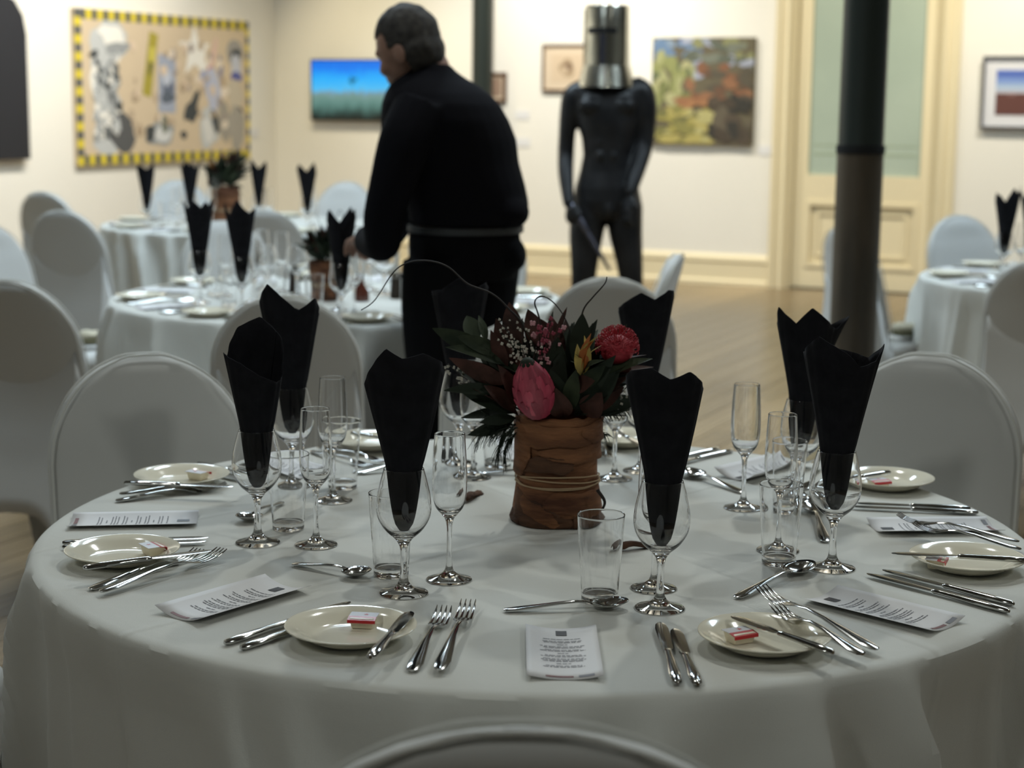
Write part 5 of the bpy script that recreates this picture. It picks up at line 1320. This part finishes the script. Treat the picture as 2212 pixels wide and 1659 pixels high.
hr = fused('hair', bm, .008, M['hair'], man, 4)
bm = bmesh.new(); bm.from_mesh(hr.data); h0 = hc - PERSON_AT
cut = [v for v in bm.verts if ((v.co - h0).dot(fx) > .030 and (v.co - h0).dot(fu) < .034) or ((v.co - h0).dot(fx) > -.012 and (v.co - h0).dot(fu) < -.018)]
bmesh.ops.delete(bm, geom=cut, context='VERTS')
for v in bm.verts: v.co += (v.co - h0).normalized() * 0.004 * noise.noise(v.co * 40)
bm.to_mesh(hr.data); bm.free()
md = hr.modifiers.new('t', 'SOLIDIFY'); md.thickness = .006; md.offset = 0
for x, y, dy in ((954, 1215, -.05), (1056, 1222, .10)):
    c = B(x, y, dy); bm = bmesh.new(); tube(bm, [(c.x + .075, c.y - .01, .05, .030), (c.x + .05, c.y, .045, .044), (c.x - .03, c.y + .03, .045, .047), (c.x - .15, c.y + .09, .036, .037), (c.x - .205, c.y + .12, .030, .024)], 14, 3)
    for v in bm.verts: v.co.z = max(v.co.z, 0.001); v.co -= PERSON_AT
    obj('shoe', bm, M['shoe'], man)

# ================================================================ the helmeted statue
SY = 8.5
def Q_(px, py, dy=0.0):
    p = D(px, py, SY); return Vector((p.x, p.y + dy, p.z))
ST_AT = Vector((Q_(1312, 400).x, SY, 0))
st = empty('statue', ST_AT); tag(st, 'charcoal life-size male nude statue wearing a tall tin cylinder helmet with an eye slot', 'statue')
k_ = SY / F_PX
bm = bmesh.new(); rings = []
for y, xl, xr, b_ in ((472, 1262, 1362, .08), (458, 1240, 1386, .105), (435, 1238, 1386, .118), (405, 1243, 1380, .118), (370, 1253, 1372, .105), (335, 1260, 1366, .103), (300, 1257, 1371, .114), (265, 1246, 1380, .128), (235, 1240, 1386, .130), (208, 1234, 1392, .118), (190, 1232, 1398, .098), (176, 1248, 1384, .082), (160, 1274, 1352, .066), (110, 1284, 1342, .060)):
    c = Q_((xl + xr) / 2, y); a = (xr - xl) / 2 * k_
    rings.append([Vector((c.x + a * cos(2 * pi * q / 28), c.y + b_ * sin(2 * pi * q / 28), c.z)) for q in range(28)])
loft(bm, rings)
def sl(pts, seg=14): tube(bm, [(*Q_(x, y, dy), r) for x, y, dy, r in pts], seg, 5)
sl([(1262, 192, 0, .050), (1240, 208, 0, .056), (1232, 240, 0, .052), (1226, 280, .01, .043), (1223, 330, .02, .041), (1222, 375, -.03, .038), (1226, 425, -.09, .030), (1228, 440, -.11, .027)])
sl([(1365, 184, 0, .050), (1386, 200, 0, .060), (1394, 235, 0, .058), (1394, 275, .01, .053), (1390, 315, .0, .048), (1378, 355, -.05, .043), (1364, 398, -.11, .033), (1358, 418, -.13, .028)])
sl([(1276, 445, 0, .092), (1267, 500, -.005, .086), (1262, 570, -.01, .068), (1258, 640, 0, .058), (1252, 700, .02, .058), (1248, 760, .03, .040), (1248, 812, .03, .034)])
sl([(1348, 445, 0, .092), (1351, 500, -.005, .084), (1360, 570, -.01, .066), (1366, 640, 0, .055), (1370, 700, .02, .056), (1374, 760, .03, .039), (1376, 812, .03, .033)])
for x in (1275, 1345): ellipsoid(bm, Q_(x, 228, -.092), (.062, .042, .044))
for x in (1296, 1322):
    for y in (275, 305, 335): ellipsoid(bm, Q_(x, y, -.090), (.026, .022, .030))
ellipsoid(bm, Q_(1312, 448, -.09), (.035, .035, .045))
for x, s_ in ((1248, -1), (1376, 1)):
    c = Q_(x, 812); tube(bm, [(c.x, SY + .07, .045, .036), (c.x + s_ * .01, SY - .02, .04, .042), (c.x + s_ * .03, SY - .14, .026, .036), (c.x + s_ * .035, SY - .19, .018, .02)], 12, 3)
# hands: one closed on the rod, the other resting against the thigh
hand(bm, Q_(1360, 418, -.13), Vector((-.25, -.15, -.95)), -1)
w = Q_(1228, 438, -.11); g = w + Vector((.014, -.01, -.055))
ellipsoid(bm, g, (.034, .036, .044))
rod_d = (Q_(1312, 575, -.20) - Q_(1240, 452, -.13)).normalized(); sd = rod_d.cross(Vector((0, 1, 0))).normalized()
for q in range(4):
    c = Q_(1240, 452, -.13) + rod_d * (-.022 + q * .017)
    tube(bm, [(*(c - sd * .030 + Vector((0, .02, 0))), .010), (*(c - sd * .022 - Vector((0, .022, 0))), .010), (*(c + sd * .004 - Vector((0, .034, 0))), .0095), (*(c + sd * .024 - Vector((0, .016, 0))), .009)], 8, 3)
tube(bm, [(*(g + Vector((-.01, -.02, .02))), .013), (*(g + Vector((.014, -.044, .008))), .011), (*(g + Vector((.030, -.048, -.012))), .009)], 8, 3)
def fused2(name, bm, vox, m, parent, smooth=3):
    for v in bm.verts: v.co -= ST_AT
    return fuse(name, bm, vox, m, parent, smooth)
fused2('body', bm, .0075, M['bronze'], st)
# helmet: slightly tapered drum with flat top, slot, seams and rivets; a flared gorget below
hc_ = Q_(1311, 100); zt, zb = Q_(1311, 12).z, Q_(1311, 165).z; hr_ = 47.5 * k_
HEL = Vector((hc_.x, SY, 0)) - ST_AT; yaw = radians(-104)
bm = lathe([(0, zt), (hr_ * .96, zt), (hr_, zt - .012), (hr_ * 1.01, zt - .20), (hr_ * 1.03, zb), (hr_ * .99, zb), (hr_ * .95, zt - .02), (0, zt - .018)], 56)
for v in bm.verts: v.co.y *= 1.12; v.co += HEL
hel = obj('helmet', bm, M['tin'], st)
def arc_plate(a0, a1, z0, z1, r, th, n=12):
    bm = bmesh.new(); rings = []
    for i in range(n + 1):
        a = a0 + (a1 - a0) * i / n; rings.append([Vector((rr_ * cos(a), rr_ * 1.12 * sin(a), z)) + HEL for rr_, z in ((r, z0), (r + th, z0), (r + th, z1), (r, z1))])
    loft(bm, rings); return bm
zs = Q_(1311, 68).z
obj('eye_slot', arc_plate(yaw - .78, yaw + .62, zs - .013, zs + .013, hr_ * 1.005, .0025, 18), M['slot'], hel)
obj('nose_plate', arc_plate(yaw - .13, yaw + .13, Q_(1311, 140).z, zs - .016, hr_ * 1.006, .004), M['gun'], hel)
for a in (yaw - 1.25, yaw + 1.1): obj('side_seam', arc_plate(a - .035, a + .035, zb + .01, zt - .02, hr_ * 1.006, .004, 4), M['tin'], hel)
bm = bmesh.new(); rings = []
for i in range(41):
    a = yaw + radians(6) - 1.75 + 3.5 * i / 40; rings.append([Vector(((hr_ * f) * cos(a), (hr_ * f * 1.15) * sin(a), z)) + HEL for f, z in ((1.04, zb + .05), (1.06, zb + .05), (1.30, Q_(1311, 188).z), (1.28, Q_(1311, 188).z))])
loft(bm, rings); obj('gorget', bm, M['tin'], st)
# the rod in its hand
a, b_ = Q_(1236, 446, -.13), Q_(1312, 575, -.20); d = (b_ - a); o = empty('metal_rod', a); tag(o, 'dark blued metal rod held point down in the statue hand', 'rod')
def along(f): return tuple(d * f)
bm = bmesh.new(); tube(bm, [(*along(-.06), .016), (*along(.1), .018), (*along(.34), .017), (*along(.40), .013)], 12, 2); obj('grip', bm, M['gun'], o)
bm = bmesh.new(); tube(bm, [(*along(.38), .013), (*along(.7), .011), (*along(.98), .007), (*along(1.0), .004)], 12, 2); obj('shaft', bm, M['gun'], o)
